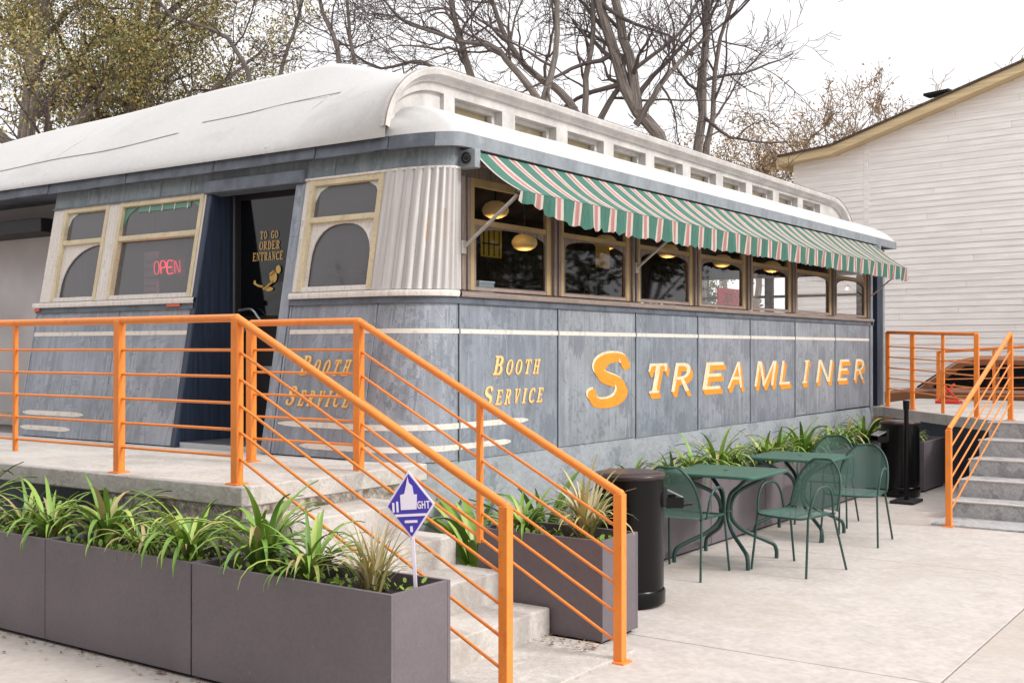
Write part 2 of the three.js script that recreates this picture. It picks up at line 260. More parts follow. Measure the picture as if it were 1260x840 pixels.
// lower panels
let pk = 0;
const lowPanel = (path, yb, end) => part('wall_panel', uvm(sweep(box4(yb, 2.035, -0.02, 0.012), path), ++pk * 0.77, pk * 0.41), end ? M_panelEnd[pk % 2] : M_panel[pk % 4], diner);
lowPanel(span('e', -9.85, -8.635, 2), 0.91, 1); lowPanel(span('e', -8.615, -7.62, 2), 0.91, 1); lowPanel(span('e', -6.49, -5.61, 2), 0.91, 1);
lowPanel([...span('c', 0.02, 1, 12), ['s', 6.645]].map(q => q), 0.89, 0);
for (let i = 0; i < 7; i++) lowPanel(span('s', i ? pillars[i] + 0.01 : 6.675, pillars[i + 1] - 0.013, 1), 0.885 + [0, 0.004, -0.003, 0.004, 0, 0.012, 0.02][i], 0);
const seamX = [6.658, ...pillars.slice(1)];
for (const x of seamX) part('seam_strip', uvm(mg([rbx(x - 0.001, x + 0.016, 0.88, 2.035, ZS + 0.0, ZS + 0.021, 0.004)])), M_fasciaSide, diner);
for (const z of [-9.86, -8.625, -7.63, -6.48, -5.6]) part('seam_strip', uvm(on(mEnd, rbx(z - 0.009, z + 0.009, rk(0.91), rk(2.03), -0.01, 0.018, 0.004))), M_panelEnd[0], diner);
part('base_skirt', uvm(sweep([[0.0, -0.03], [0.0, 0.03], [0.4, 0.034], [0.8, 0.022], [0.885, 0.004], [0.885, -0.03]], [...span('c', 0.05, 1, 10), ...span('s', 6.9, XE1, 8)])), M_skirt, diner);
part('corner_post', uvm(rbx(16.13, 16.22, 0.3, 3.0, ZS - 0.06, ZS + 0.03, 0.01)), M_fasciaSide, diner);
part('corner_post', uvm(rbx(16.235, 16.31, 0.3, 3.0, ZS - 0.2, ZS - 0.02, 0.01)), M_panel[0], diner);
// rivets along the belt
{ const r = []; for (let i = 0; i < 46; i++) r.push(new THREE.SphereGeometry(0.006, 6, 4).toNonIndexed().translate(6.95 + i * 0.2, 2.062, ZS + 0.034)); part('rivets', mg(r), M_fasciaSide, diner).userData.kind = 'stuff'; }
// belt rail and sills
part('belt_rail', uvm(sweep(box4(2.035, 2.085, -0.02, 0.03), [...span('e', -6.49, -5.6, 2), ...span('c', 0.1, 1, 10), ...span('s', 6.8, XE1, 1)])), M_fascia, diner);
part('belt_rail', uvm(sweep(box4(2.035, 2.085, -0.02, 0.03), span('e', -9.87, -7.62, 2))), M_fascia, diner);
part('sill', uvm(sweep([[2.085, -0.06], [2.085, 0.05], [2.11, 0.056], [2.13, 0.05], [2.135, -0.06], [2.085, -0.06]], [...span('e', -6.49, -5.6, 2), ...span('c', 0.1, 1, 10)])), M_white, diner);
part('sill', uvm(sweep([[2.085, -0.06], [2.085, 0.05], [2.11, 0.056], [2.13, 0.05], [2.135, -0.06], [2.085, -0.06]], span('e', -9.9, -7.6, 2))), M_white, diner);
part('sill', uvm(sweep([[2.085, -0.1], [2.085, 0.052], [2.105, 0.058], [2.125, 0.05], [2.14, -0.1], [2.085, -0.1]], span('s', 6.64, 16.2, 1))), M_brownSill, diner);
// marker lamps under the left sill
part('marker_lamp', on(mEnd, rbx(-9.87, -9.79, rk(2.045), rk(2.078), 0.03, 0.045, 0.004)), M({ color: 0xc8483a, roughness: 0.4 }), diner);
part('marker_lamp', on(mEnd, rbx(-7.95, -7.78, rk(2.05), rk(2.078), 0.03, 0.042, 0.004)), M({ color: 0xd0603a, roughness: 0.4 }), diner);
// painted lines
const stripe = (path, y, h) => part('painted_stripe', uvm(sweep(box4(y - h / 2, y + h / 2, 0.0125, 0.0145), path)), M_stripe, diner);
stripe([...span('e', -6.46, -5.6, 3), ...span('c', 0.1, 1, 10), ...span('s', 6.8, 16.1, 2)], 1.832, 0.034); stripe(span('e', -9.86, -7.64, 2), 1.838, 0.036);
const taper = (path, y, h) => part('painted_stripe', uvm((() => { const n = path.length - 1; return grid(n, 1, (u, v) => { const i = Math.round(u * n), e = i === 0 || i === n ? 0.25 : i === 1 || i === n - 1 ? 0.8 : 1; return ppt(path[i], y + (v - 0.5) * h * e, 0.014); }); })()), M_stripe, diner);
taper([...span('e', -6.46, -5.62, 10), ...span('c', 0.03, 1, 12), ...span('s', 6.8, 7.56, 12)], 1.14, 0.042);
taper([...span('e', -6.2, -5.62, 10), ...span('c', 0.03, 1, 12), ...span('s', 6.8, 7.32, 12)], 0.985, 0.042);
taper(span('e', -9.83, -8.9, 14), 1.12, 0.042); taper(span('e', -9.83, -9.06, 14), 0.985, 0.042);
// fluted corner
{
  const n = 66, path = [...span('e', -5.68, -5.6, 6), ...span('c', 0.01, 1, n)], N = path.length - 1;
  const g = grid(N, 1, (u, v) => { const i = Math.round(u * N), q = path[i]; const fl = (i % 8) / 8, o = 0.012 + 0.018 * Math.abs(Math.sin(fl * Math.PI)); return ppt(q, lerp(2.135, 3.03, v), o); });
  part('fluted_corner', uvm(toCreasedNormals(mergeVertices((g.deleteAttribute('normal'), g)), 0.9)), M_flute, diner);
  part('fluted_corner', uvm(rbx(6.622, 6.68, 2.135, 3.03, ZS - 0.03, ZS + 0.02, 0.006)), M_flute, diner);
}
// frieze above the windows, in separate sheets
for (const [a, b] of [[-9.86, -9.62], [-9.615, -9.2], [-9.195, -8.75], [-8.745, -8.3], [-8.295, -7.9], [-7.895, -7.62], [-7.615, -7.05], [-7.045, -6.505], [-6.5, -6.2], [-6.195, -5.85]]) part('frieze_panel', uvm(sweep(box4(3.035, 3.19, -0.03, 0.014 + (b * 37 % 1) * 0.002), span('e', a, b, 1)), a * 3, b), M_frieze, diner);
part('frieze_panel', uvm(sweep(box4(3.035, 3.19, -0.03, 0.016), [...span('e', -5.845, -5.6, 1), ...span('c', 0.06, 0.36, 5)]), 4, 1), M_frieze, diner);
part('frieze_panel', uvm(sweep(box4(3.035, 3.19, -0.03, 0.019), [...span('c', 0.365, 0.7, 5)]), 1, 7), M_frieze, diner);
part('frieze_panel', uvm(sweep(box4(3.035, 3.19, -0.03, 0.016), [...span('c', 0.705, 1, 5), ['s', 6.68]]), 2, 5), M_frieze, diner);
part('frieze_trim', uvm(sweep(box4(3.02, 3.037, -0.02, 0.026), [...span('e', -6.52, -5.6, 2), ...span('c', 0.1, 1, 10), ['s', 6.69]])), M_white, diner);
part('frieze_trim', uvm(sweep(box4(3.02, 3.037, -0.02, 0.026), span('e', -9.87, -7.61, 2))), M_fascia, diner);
part('header', uvm(bx(6.68, 16.3, 2.985, 3.2, ZS - 0.08, ZS - 0.005)), M_brown, diner);
// eave fascia: short lengths on the raked end, long on the side
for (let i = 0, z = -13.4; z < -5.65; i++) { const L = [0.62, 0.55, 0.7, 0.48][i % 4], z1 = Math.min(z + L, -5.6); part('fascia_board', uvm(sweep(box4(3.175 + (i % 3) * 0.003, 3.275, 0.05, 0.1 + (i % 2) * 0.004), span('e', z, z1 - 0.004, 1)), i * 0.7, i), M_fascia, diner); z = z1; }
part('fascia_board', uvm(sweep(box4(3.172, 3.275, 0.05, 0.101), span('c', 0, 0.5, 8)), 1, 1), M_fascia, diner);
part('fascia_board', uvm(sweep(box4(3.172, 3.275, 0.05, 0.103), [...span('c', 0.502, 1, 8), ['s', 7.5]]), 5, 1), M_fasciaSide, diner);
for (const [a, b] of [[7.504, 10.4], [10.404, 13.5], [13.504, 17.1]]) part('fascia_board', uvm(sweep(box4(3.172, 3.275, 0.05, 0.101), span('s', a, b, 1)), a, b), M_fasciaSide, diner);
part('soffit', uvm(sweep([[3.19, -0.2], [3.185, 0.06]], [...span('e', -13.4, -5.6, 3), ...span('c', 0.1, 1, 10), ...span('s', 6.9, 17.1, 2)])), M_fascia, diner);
part('fascia_board', uvm(bx(17.06, 17.1, 3.172, 3.275, -9.9, ZS + 0.05)), M_fasciaSide, diner);
// lower roof along the side and round the corner
{
  const path = [['e', -5.8], ['e', -5.7], ...span('c', 0.0, 1, 14), ...span('s', 6.9, 17.06, 20)], N = path.length - 1;
  part('lower_roof', uvm(grid(N, 6, (u, v) => {
    const i = Math.round(u * N), q = path[i], a = ppt(q, 3.272, 0.1), t = q[0] === 'c' ? q[1] : q[0] === 'e' ? 0 : 1;
    const inx = q[0] === 's' ? q[1] : lerp(6.47, 6.78, t), b = [inx, lerp(3.40, 3.565, smooth(t)), -5.72], e = Math.pow(v, 0.8);
    return [lerp(a[0], b[0], v), lerp(a[1], b[1], Math.sin(e * Math.PI / 2)) + 0.012 * Math.sin(u * 60) * v * (1 - v), lerp(a[2], b[2], v)];
  })), M_roof, diner);
}
// monitor roof: turtle back rising from the raked end, crown running to the far end
const archY = x => { const L = clamp((x - 6.385) / 0.735), Rr = clamp((16.92 - x) / 0.9); return 3.276 + (3.9 - 3.276) * Math.min(Math.sqrt(1 - (1 - L) ** 2), Math.sqrt(1 - (1 - Rr) ** 2)) - 0.006 * Math.max(0, x - 8); };
{
  const NX = 60, NZ = 34;
  part('roof', uvm(grid(NX, NZ, (u, v) => {
    const z = -5.615 - (v < 0.5 ? v * 2 * 1.9 : 1.9 + (v - 0.5) * 2 * 5.9), k = clamp((-5.64 - z) / 1.9);
    const x0 = 6.385, y0 = 3.266, x1 = lerp(7.12, 7.62, k), yt = 3.9 + 0.41 * smooth(k) - 0.2 * clamp((-7.6 - z) / 5.5);
    const x = u < 0.4 ? lerp(x0, x1, 1 - Math.cos(u / 0.4 * Math.PI / 2)) : u < 0.85 ? lerp(x1, 15.9, (u - 0.4) / 0.45) : lerp(15.9, 16.98, Math.sin((u - 0.85) / 0.15 * Math.PI / 2));
    const s = clamp((x - x0) / (x1 - x0)), e = clamp((16.98 - x) / 1.08), f = Math.min(lerp(s, Math.sqrt(1 - (1 - s) ** 2), lerp(1, 0.2, clamp(k * 1.8))), Math.sqrt(1 - (1 - e) ** 2));
    let y = y0 + (yt - y0) * f - 0.006 * Math.max(0, x - 8);
    y += 0.012 * Math.sin(z * 2.1 + x) * k * s * (1 - k * 0.3);
    return [x, y, z];
  })), M_roof, diner);
  // raised laps of the roofing membrane
  const lap = (pts) => part('membrane_lap', uvm(tube(pts, 0.0045, 5, 30)), M_roof, diner);
  const ry = (x, z) => { const k = clamp((-5.64 - z) / 1.9), x0 = 6.385, x1 = lerp(7.12, 7.62, k), yt = 3.9 + 0.41 * smooth(k) - 0.2 * clamp((-7.6 - z) / 5.5), s = clamp((x - x0) / (x1 - x0)); return 3.276 + (yt - 3.276) * lerp(s, Math.sqrt(1 - (1 - s) ** 2), lerp(1, 0.2, clamp(k * 1.8))) + 0.012 * Math.sin(z * 2.1 + x) * k * s * (1 - k * 0.3); };
  lap([[6.62, ry(6.62, -12), -12], [6.63, ry(6.63, -11.1), -11.1], [6.68, ry(6.68, -10.2), -10.2], [6.67, ry(6.67, -9.3), -9.3], [6.74, ry(6.74, -8.4), -8.4]]); lap([[6.85, ry(6.85, -8.2), -8.2], [6.86, ry(6.86, -7.7), -7.7], [6.9, ry(6.9, -7.1), -7.1], [6.95, ry(6.95, -6.6), -6.6]]);
  lap([[6.4, ry(6.4, -6.9), -6.9], [6.8, ry(6.8, -6.75), -6.75], [7.3, ry(7.3, -6.6), -6.6]]); lap([[6.4, ry(6.4, -10.3), -10.3], [6.8, ry(6.8, -10.25), -10.25], [7.5, ry(7.5, -10.2), -10.2]]);
}
// crown moulding and clerestory
{
  const pts = []; for (let i = 0; i <= 24; i++) { const x = 6.39 + 0.73 * (1 - Math.cos(i / 24 * Math.PI / 2)); pts.push([x, archY(x)]); } for (let x = 7.6; x < 16; x += 0.6) pts.push([x, archY(x)]); for (let i = 0; i <= 20; i++) { const x = 16.02 + 0.89 * Math.sin(i / 20 * Math.PI / 2); pts.push([x, archY(x)]); }
  const nrm = pts.map((p, i) => { const a = pts[Math.max(0, i - 1)], b = pts[Math.min(pts.length - 1, i + 1)], dx = b[0] - a[0], dy = b[1] - a[1], l = Math.hypot(dx, dy); return [-dy / l, dx / l]; });
  const prof = [[-0.085, -5.71], [-0.085, -5.675], [-0.05, -5.66], [-0.04, -5.61], [0.0, -5.6], [0.014, -5.605], [0.016, -5.66]];
  let g = grid(pts.length - 1, prof.length - 1, (u, v) => { const i = Math.round(u * (pts.length - 1)), p = prof[Math.round(v * (prof.length - 1))]; return [pts[i][0] + nrm[i][0] * p[0], pts[i][1] + nrm[i][1] * p[0], p[1]]; });
  part('crown_moulding', uvm(toCreasedNormals(mergeVertices((g.deleteAttribute('normal'), g)), 0.5)), M_clere, diner);
  g = grid(pts.length - 1, 1, (u, v) => { const i = Math.round(u * (pts.length - 1)); return [pts[i][0] + nrm[i][0] * 0.019, pts[i][1] + nrm[i][1] * 0.019, -5.598 - v * 0.014]; });
  part('drip_edge', uvm(g), M({ color: 0x97877e, roughness: 0.7 }), diner);
  const W = []; for (let i = 0; i < 10; i++) W.push([7.33 + 0.857 * i, 7.33 + 0.857 * i + 0.665]);
  const out = [[16.8, 3.3], [6.5, 3.3]]; for (let i = 3; i < pts.length; i += 1) out.push([pts[i][0] + nrm[i][0] * -0.06, pts[i][1] + nrm[i][1] * -0.06]);
  const holes = W.map(([a, b]) => rectPts(a, b, 3.55, 3.735));
  const ar = []; for (let i = 0; i <= 12; i++) { const x = 6.58 + 0.54 * (1 - Math.cos(i / 12 * Math.PI / 2)); ar.push([x, archY(x) - 0.155]); } ar.push([7.19, 3.742], [7.19, 3.45], [6.6, 3.4]);
  holes.push(ar);
  part('clerestory_wall', uvm(extr(out, 0.075, holes).translate(0, 0, -5.775)), M_clere, diner);
  part('arch_panel', uvm(extr(ar.map(([x, y]) => [x, y]), 0.02).translate(0, 0, -5.755)), M_clere, diner);
  const blind = M({ color: 0xcdbf9e, roughness: 0.9 }), cards = [0xd8c86a, 0x8a7458, 0xb0a890, 0x6a5a4c];
  W.forEach(([a, b], i) => {
    const w = sub('clerestory_window', diner);
    part('frame', uvm(mg([bx(a, a + 0.03, 3.55, 3.735, -5.83, -5.776), bx(b - 0.05, b, 3.55, 3.735, -5.83, -5.776), bx(a + 0.03, b - 0.05, 3.7, 3.735, -5.83, -5.776)])), M_clere, w);
    part('pane', new THREE.PlaneGeometry(b - a - 0.08, 0.15).translate((a + b) / 2 - 0.01, 3.625, -5.805), M_glass, w);
    part('blind', bx(a + 0.02, b - 0.02, 3.54, 3.735, -5.86, -5.85), blind, w);
    part('card', bx(a + 0.12 + 0.1 * (i % 3), a + 0.3 + 0.1 * (i % 3), 3.56, 3.64, -5.848, -5.842), M({ color: cards[i % 4], roughness: 0.9 }), w);
  });
}
// ceiling, floor, far walls of the room inside
part('ceiling', mg([bx(6.6, 16.25, 3.13, 3.165, -9.8, -5.62), bx(6.95, 16.25, 3.131, 3.164, -5.62, -5.23)]), M_interior, diner);
part('floor', mg([bx(6.2, 16.25, 0.86, 0.9, -9.8, -5.62), bx(6.8, 16.25, 0.861, 0.899, -5.62, -5.26)]), M_interiorFloor, diner);
part('rear_wall', uvm(extr([[xe(0.3) + 0.05, 0.3], [16.25, 0.3], [16.25, 3.16], [xe(3.16) + 0.05, 3.16]], 0.03).translate(0, 0, -9.84)), M_panelEnd[0], diner); part('rear_lining', uvm(extr([[xe(0.3) + 0.05, 0.3], [16.25, 0.3], [16.25, 3.16], [xe(3.16) + 0.05, 3.16]], 0.02).translate(0, 0, -9.81)), M_interior, diner);
part('far_wall', uvm(mg([bx(16.16, 16.24, 0.3, 2.06, -9.8, -5.22), bx(16.16, 16.24, 2.76, 3.2, -9.8, -5.22), bx(16.16, 16.24, 2.06, 2.76, -9.8, -9.2), bx(16.165, 16.235, 2.06, 2.76, -8.2, -7.96), bx(16.163, 16.237, 2.5, 2.76, -9.2, -8.2), bx(16.163, 16.237, 2.06, 2.24, -7.96, -6.72), bx(16.165, 16.235, 2.06, 2.76, -6.72, -6.6), bx(16.165, 16.235, 2.06, 2.76, -5.34, -5.22)])), M_interior, diner);
for (const [a, b] of [[-9.2, -8.2], [-7.96, -6.72], [-6.6, -5.34]]) { const w = sub('window', diner); part('pane', new THREE.PlaneGeometry(b - a, 0.7).rotateY(Math.PI / 2).translate(16.2, 2.41, (a + b) / 2), M_glass, w); part('sash_rail', bx(16.18, 16.22, 2.46, 2.5, a, b), M_brown, w); }

// ---- windows
const mkPane = (m, a0, a1, b0, b1, c, mat) => { const g = new THREE.PlaneGeometry(a1 - a0, b1 - b0).translate((a0 + a1) / 2, (b0 + b1) / 2, c); return on(m, g); };
function windowUnit(m, a0, a1, b0, b1, o) {
  const w = sub('window', diner), f = o.w ?? 0.045, bt = o.bt, t = o.t ?? 0.045, fm = o.frameMat;
  part('frame', uvm(on(m, mg([rbx(a0, a0 + f, b0, b1, -0.045, o.c ?? 0.02, 0.004), rbx(a1 - f, a1, b0, b1, -0.045, o.c ?? 0.02, 0.004), rbx(a0 + f, a1 - f, b1 - f, b1, -0.045, (o.c ?? 0.02) - 0.003, 0.004)]))), fm, w);
  part('bottom_rail', uvm(on(m, rbx(a0 + f, a1 - f, b0, b0 + (o.br ?? 0.04), -0.045, (o.c ?? 0.02) - 0.004, 0.004))), o.bottomMat ?? fm, w);
  part('meeting_rail', uvm(on(m, rbx(a0 + f, a1 - f, bt, bt + t, -0.05, (o.c ?? 0.02) - 0.006, 0.004))), fm, w);
  part('upper_pane', mkPane(m, a0 + f, a1 - f, bt + t, b1 - f, -0.02), o.glass ?? M_glass, w);
  part('lower_pane', mkPane(m, a0 + f, a1 - f, b0 + 0.03, bt, -0.03), o.glass ?? M_glass, w);
  if (o.arch) {
    const L = a0 + f, Rr = a1 - f, B = b0 + (o.br ?? 0.04), T = bt, h = [];
    const [l, r] = o.arch; const N = 14, e = o.expo ?? 2.4;
    h.push([L + l, B + 0.004]);
    for (let i = 0; i <= N; i++) { const th = Math.PI - i / N * Math.PI * (o.half ? 0.5 : 1); const cx = o.half ? Rr - r : (L + l + Rr - r) / 2, hw = o.half ? (Rr - r) - (L + l) : ((Rr - r) - (L + l)) / 2, hh = (T - B) * (o.hh ?? 0.62), cy = T - 0.012 - hh; const c = Math.cos(th), s = Math.sin(th); h.push([cx + Math.sign(c) * Math.pow(Math.abs(c), 2 / e) * hw, cy + Math.pow(Math.abs(s), 2 / e) * hh]); }
    h.push([Rr - r, B + 0.004]);
    part('arched_mask', uvm(on(m, extr(rectPts(L + 0.001, Rr - 0.001, B + 0.001, T - 0.001), 0.012, [h]).translate(0, 0, -0.024))), o.archMat ?? M_white, w);
  }
  return w;
}
// raked end: posts between windows
const endPost = (z0, z1) => part('window_post', uvm(on(mEnd, rbx(z0, z1, rk(2.135), rk(3.02), -0.05, 0.012, 0.006)), z0, z1), M_white, diner);
endPost(-9.86, -9.68); endPost(-9.0, -8.84); endPost(-7.7, -7.61); endPost(-6.52, -6.45);
windowUnit(mEnd, -9.68, -9.0, rk(2.135), rk(3.02), { bt: rk(2.67), frameMat: M_tan, bottomMat: M_white, glass: M_glassGrey, arch: [0.03, 0.004], half: true, hh: 0.85, expo: 2.2 });
windowUnit(mEnd, -8.84, -7.7, rk(2.135), rk(3.02), { bt: rk(2.665), frameMat: M_tan, bottomMat: M_white, glass: M_glassGrey });
windowUnit(mEnd, -6.45, -5.68, rk(2.135), rk(3.02), { bt: rk(2.675), w: 0.05, frameMat: M_tan, bottomMat: M_white, glass: M_glassGrey, arch: [0.03, 0.025], hh: 0.62, expo: 2.5 });
// leaded corner pieces in the upper panes
{
  const greenGlass = M({ color: 0x5f8f7c, roughness: 0.35 }), pale = M({ color: 0xd7dcd8, roughness: 0.5 });
  const tri = (z, y, sx, s, mat) => part('leaded_corner', on(mEnd, extr([[z, rk(y)], [z + sx * s, rk(y)], [z + sx * s * 0.35, rk(y) - s * 0.35], [z, rk(y) - s]], 0.006).translate(0, 0, -0.019)), mat, diner);
  tri(-9.634, 2.972, 1, 0.13, pale); tri(-8.793, 2.972, 1, 0.18, greenGlass); tri(-7.747, 2.972, -1, 0.14, greenGlass); tri(-6.398, 2.967, 1, 0.12, pale); tri(-5.732, 2.967, -1, 0.12, pale);
  part('leaded_band', on(mEnd, bx(-8.6, -7.9, rk(2.972) - 0.05, rk(2.972), -0.02, -0.013)), greenGlass, diner);
  for (let i = 0; i < 4; i++) part('lead_came', on(mEnd, bx(-8.45 + i * 0.17, -8.44 + i * 0.17, rk(2.972) - 0.06, rk(2.972), -0.014, -0.009)), pale, diner);
}
// door recess
{
  const d = sub('doorway', diner), prof = (x0, y0, y1, x1) => [[xe(y0) + x0, y0], [x1, y0], [x1, y1], [xe(y1) + x0, y1]];
  part('reveal', uvm(extr(prof(-0.015, 0.9, 3.06, 6.7), 0.03).translate(0, 0, -7.624)), M_navy, d);
  part('reveal', uvm(extr(prof(-0.005, 0.9, 3.06, 6.7), 0.03).translate(0, 0, -6.53)), M_navy, d);
  part('jamb', uvm(on(mEnd, rbx(-6.6, -6.5, rk(0.9), rk(3.0), -0.06, 0.024, 0.008))), M_panelEnd[1], d);
  part('jamb', uvm(on(mEnd, rbx(-7.665, -7.598, rk(0.9), rk(3.0), -0.06, 0.022, 0.008))), M_navy, d);
  part('lintel', uvm(on(mEnd, rbx(-7.68, -6.5, rk(3.0), rk(3.11), -0.08, 0.05, 0.01))), M_fascia, d);
  part('threshold', uvm(bx(6.1, 6.7, 0.9, 0.945, -7.58, -6.54)), M_steel, d);
  const X = 6.66, z0 = -7.58, z1 = -6.54;
  const dr = sub('door', diner);
  part('rail_frame', uvm(mg([bx(X, X + 0.05, 0.95, 1.2, z0, z1), bx(X, X + 0.05, 2.96, 3.05, z0, z1), bx(X, X + 0.05, 1.2, 2.96, z0, z0 + 0.1), bx(X, X + 0.05, 1.2, 2.96, z1 - 0.09, z1)])), M_blackMatte, dr);
  part('door_panel', uvm(bx(X + 0.01, X + 0.04, 1.2, 1.98, z0 + 0.1, z1 - 0.09)), M_blackMatte, dr);
  part('door_pane', new THREE.PlaneGeometry(z1 - z0 - 0.2, 0.98).rotateY(-Math.PI / 2).translate(X + 0.006, 2.47, (z0 + z1) / 2), M_blackGlass, dr);
  part('push_rail', tube([[X - 0.02, 2.03, z0 + 0.1], [X - 0.035, 2.03, z0 + 0.28], [X - 0.035, 1.93, z0 + 0.4], [X - 0.035, 1.9, z1 - 0.3], [X - 0.02, 1.9, z1 - 0.09]], 0.011, 8), M_steel, dr);
  part('handle', mg([rbx(X - 0.04, X, 1.82, 1.9, z0 + 0.08, z0 + 0.16, 0.008), bar([X - 0.05, 1.86, z0 + 0.1], [X - 0.05, 1.86, z0 + 0.27], 0.012)]), M_steel, dr);
  part('door_edge', uvm(mg([bx(X - 0.012, X + 0.002, 0.95, 3.0, z0 + 0.015, z0 + 0.03)])), M_steel, dr);
  // steel mail flap on the lower door panel
  part('mail_flap', rbx(X - 0.012, X, 1.5, 1.56, -7.2, -6.9, 0.003), M_steel, dr);
}
// side windows
for (let i = 0; i < 8; i++) {
  const p = pillars[i] + (i === 0 ? 0.04 : 0), p0 = p - 0.07, p1 = p + 0.07;
  part('pillar', uvm(mg([rbx(p0, p1, 2.135, 2.99, ZS - 0.09, ZS - 0.005, 0.006), rbx(p0 + 0.012, p0 + 0.05, 2.14, 2.98, ZS - 0.006, ZS + 0.018, 0.005), rbx(p1 - 0.05, p1 - 0.012, 2.14, 2.98, ZS - 0.006, ZS + 0.014, 0.005)]), i * 0.3, i), M_brown, diner);
}
for (let i = 0; i < 7; i++) {
  const a0 = pillars[i] + (i === 0 ? 0.11 : 0.07), a1 = pillars[i + 1] - 0.07;
  windowUnit(mSide, a0, a1, 2.14, 2.985, { bt: 2.635, w: 0.062, frameMat: M_ochre, c: -0.01, br: 0.03, bottomMat: M_brownSill, glass: M_glass, arch: [0.02, 0.02], hh: 0.17, expo: 2.2, archMat: M_brown });
}
// ---------------------------------------------------------------- lettering painted on the diner
const serif = await new FontLoader().loadAsync('fonts/droid/droid_serif_bold.typeface.json');
const serifR = await new FontLoader().loadAsync('fonts/droid/droid_serif_regular.typeface.json');
const sansR = await new FontLoader().loadAsync('fonts/droid/droid_sans_regular.typeface.json');
const sans = await new FontLoader().loadAsync('fonts/droid/droid_sans_bold.typeface.json');
function glyph(font, ch, x0, x1, y0, y1, shear = 0.22) {
  const g = new THREE.ShapeGeometry(font.generateShapes(ch, 1), 8); g.computeBoundingBox(); const b = g.boundingBox, H = y1 - y0, w = x1 - x0 - shear * H, p = g.attributes.position;
  for (let i = 0; i < p.count; i++) { const ty = (p.getY(i) - b.min.y) / (b.max.y - b.min.y), tx = (p.getX(i) - b.min.x) / (b.max.x - b.min.x); p.setXYZ(i, x0 + tx * w + ty * shear * H, y0 + ty * H, 0); }
  g.computeVertexNormals(); return g.toNonIndexed();
}
function letter(font, ch, x0, x1, y0, y1, m, o) {
  const L = sub('letter', diner), base = 0.015;
  const sh = []; for (let k = o.n; k >= 1; k--) sh.push(glyph(font, ch, x0, x1, y0, y1, o.shear).translate(o.dx * k / o.n, -o.dy * k / o.n, base + (o.n - k) * 0.0004));
  part('shade', uvm(on(m, mg(sh))), o.shade, L);
  part('face', uvm(on(m, glyph(font, ch, x0, x1, y0, y1, o.shear).translate(0, 0, base + 0.0022))), o.face, L);
  if (o.core) part('core', uvm(on(m, glyph(font, ch, x0, x1, y0, y1, o.shear).translate(o.cs ?? 0.034, -(o.cs ?? 0.03) * 0.6, base + 0.003))), o.core, L);
}
const big = { shear: 0.36, n: 4, dx: 0.05, dy: 0.055, shade: M_orangePaint, face: M_creamPaint };
letter(serifR, 'S', 8.41, 9.2, 1.25, 1.685, mSide, { ...big, n: 6, dx: 0.085, dy: 0.07, core: M_orangePaint, cs: 0.03 });
[['T', 9.49, 9.96], ['R', 10.03, 10.52], ['E', 10.72, 11.25], ['A', 11.33, 11.82], ['M', 12.05, 12.7], ['L', 12.77, 13.2], ['I', 13.5, 13.77], ['N', 13.98, 14.59], ['E', 14.77, 15.25], ['R', 15.42, 15.93]].forEach(([c, a, b]) => letter(c === 'T' || c === 'I' ? serif : sansR, c, a, b, 1.285, 1.565, mSide, c === 'T' || c === 'I' ? big : { ...big, n: 5, dx: 0.065 }));
const small = { shear: 0.3, n: 2, dx: 0.008, dy: 0.008, shade: M_orangePaint, face: M_yellowPaint };
function booth(m, a, y, k) {
  const put = (str, x, top, hCap, h, step) => { let cx = x; [...str].forEach((ch, i) => { const H = i ? h : hCap, w = (i ? step : step * 1.35) * (ch === 'I' ? 0.75 : ch === 'O' ? 1.0 : 1); letter(serif, ch, cx, cx + w * 0.93, y(top - hCap), y(top - hCap + H), m, small); cx += w * 0.98; }); };
  put('BOOTH', a + 0.07 * k, 1.65, 0.145, 0.115, 0.128 * k); put('SERVICE', a - 0.06 * k, 1.42, 0.145, 0.115, 0.122 * k);
}
booth(mSide, 7.0, v => v, 1.0);
booth(mEnd, -6.36, v => rk(v), 0.8);
// gold lettering and emblem on the door pane
{
  const gold = M({ color: 0xd9b36a, roughness: 0.45 }), mDoor = new THREE.Matrix4().makeBasis(V(0, 0, 1), V(0, 1, 0), V(-1, 0, 0)).setPosition(6.66, 0, 0);
  const line = (s, z0, z1, y0, y1) => { const w = (z1 - z0) / s.length;[...s].forEach((c, i) => { if (c !== ' ') part('letter', on(mDoor, glyph(serif, c, z0 + w * i, z0 + w * (i + 0.92), y0, y1, 0.05).translate(0, 0, 0.003)), gold, diner); }); };
  line('TO GO', -7.24, -7.02, 2.62, 2.685); line('ORDER', -7.25, -7.0, 2.53, 2.6); line('ENTRANCE', -7.33, -6.96, 2.44, 2.51);
  const dz = -0.09, ring = (z, y, r, r2) => { const s = new THREE.Shape(); s.absarc(z, y, r, 0, 7); const h = new THREE.Path(); h.absarc(z, y, r2, 0, 7); s.holes.push(h); return new THREE.ShapeGeometry(s, 10).toNonIndexed(); };
  const disc = (z, y, rx, ry) => new THREE.CircleGeometry(1, 14).scale(rx, ry, 1).translate(z, y, 0).toNonIndexed();
  [ring(-7.14, 2.21, 0.04, 0.022), ring(-6.93, 2.23, 0.045, 0.015), disc(-6.99, 2.3, 0.045, 0.05), disc(-6.93, 2.36, 0.03, 0.035), disc(-7.04, 2.2, 0.05, 0.018), disc(-7.21, 2.26, 0.015, 0.02), ...[[[-7.2, 2.25], [-7.16, 2.23], [-7.1, 2.22]], [[-7.1, 2.2], [-7.04, 2.23], [-6.99, 2.26]], [[-7.02, 2.32], [-6.97, 2.35]]].map(s => tube(s.map(p => [p[0], p[1], 0.004]), 0.01, 5))].forEach((g, i) => part('emblem', on(mDoor, g.translate(dz, 0, 0.003 + i * 0.0006)), gold, diner));
}

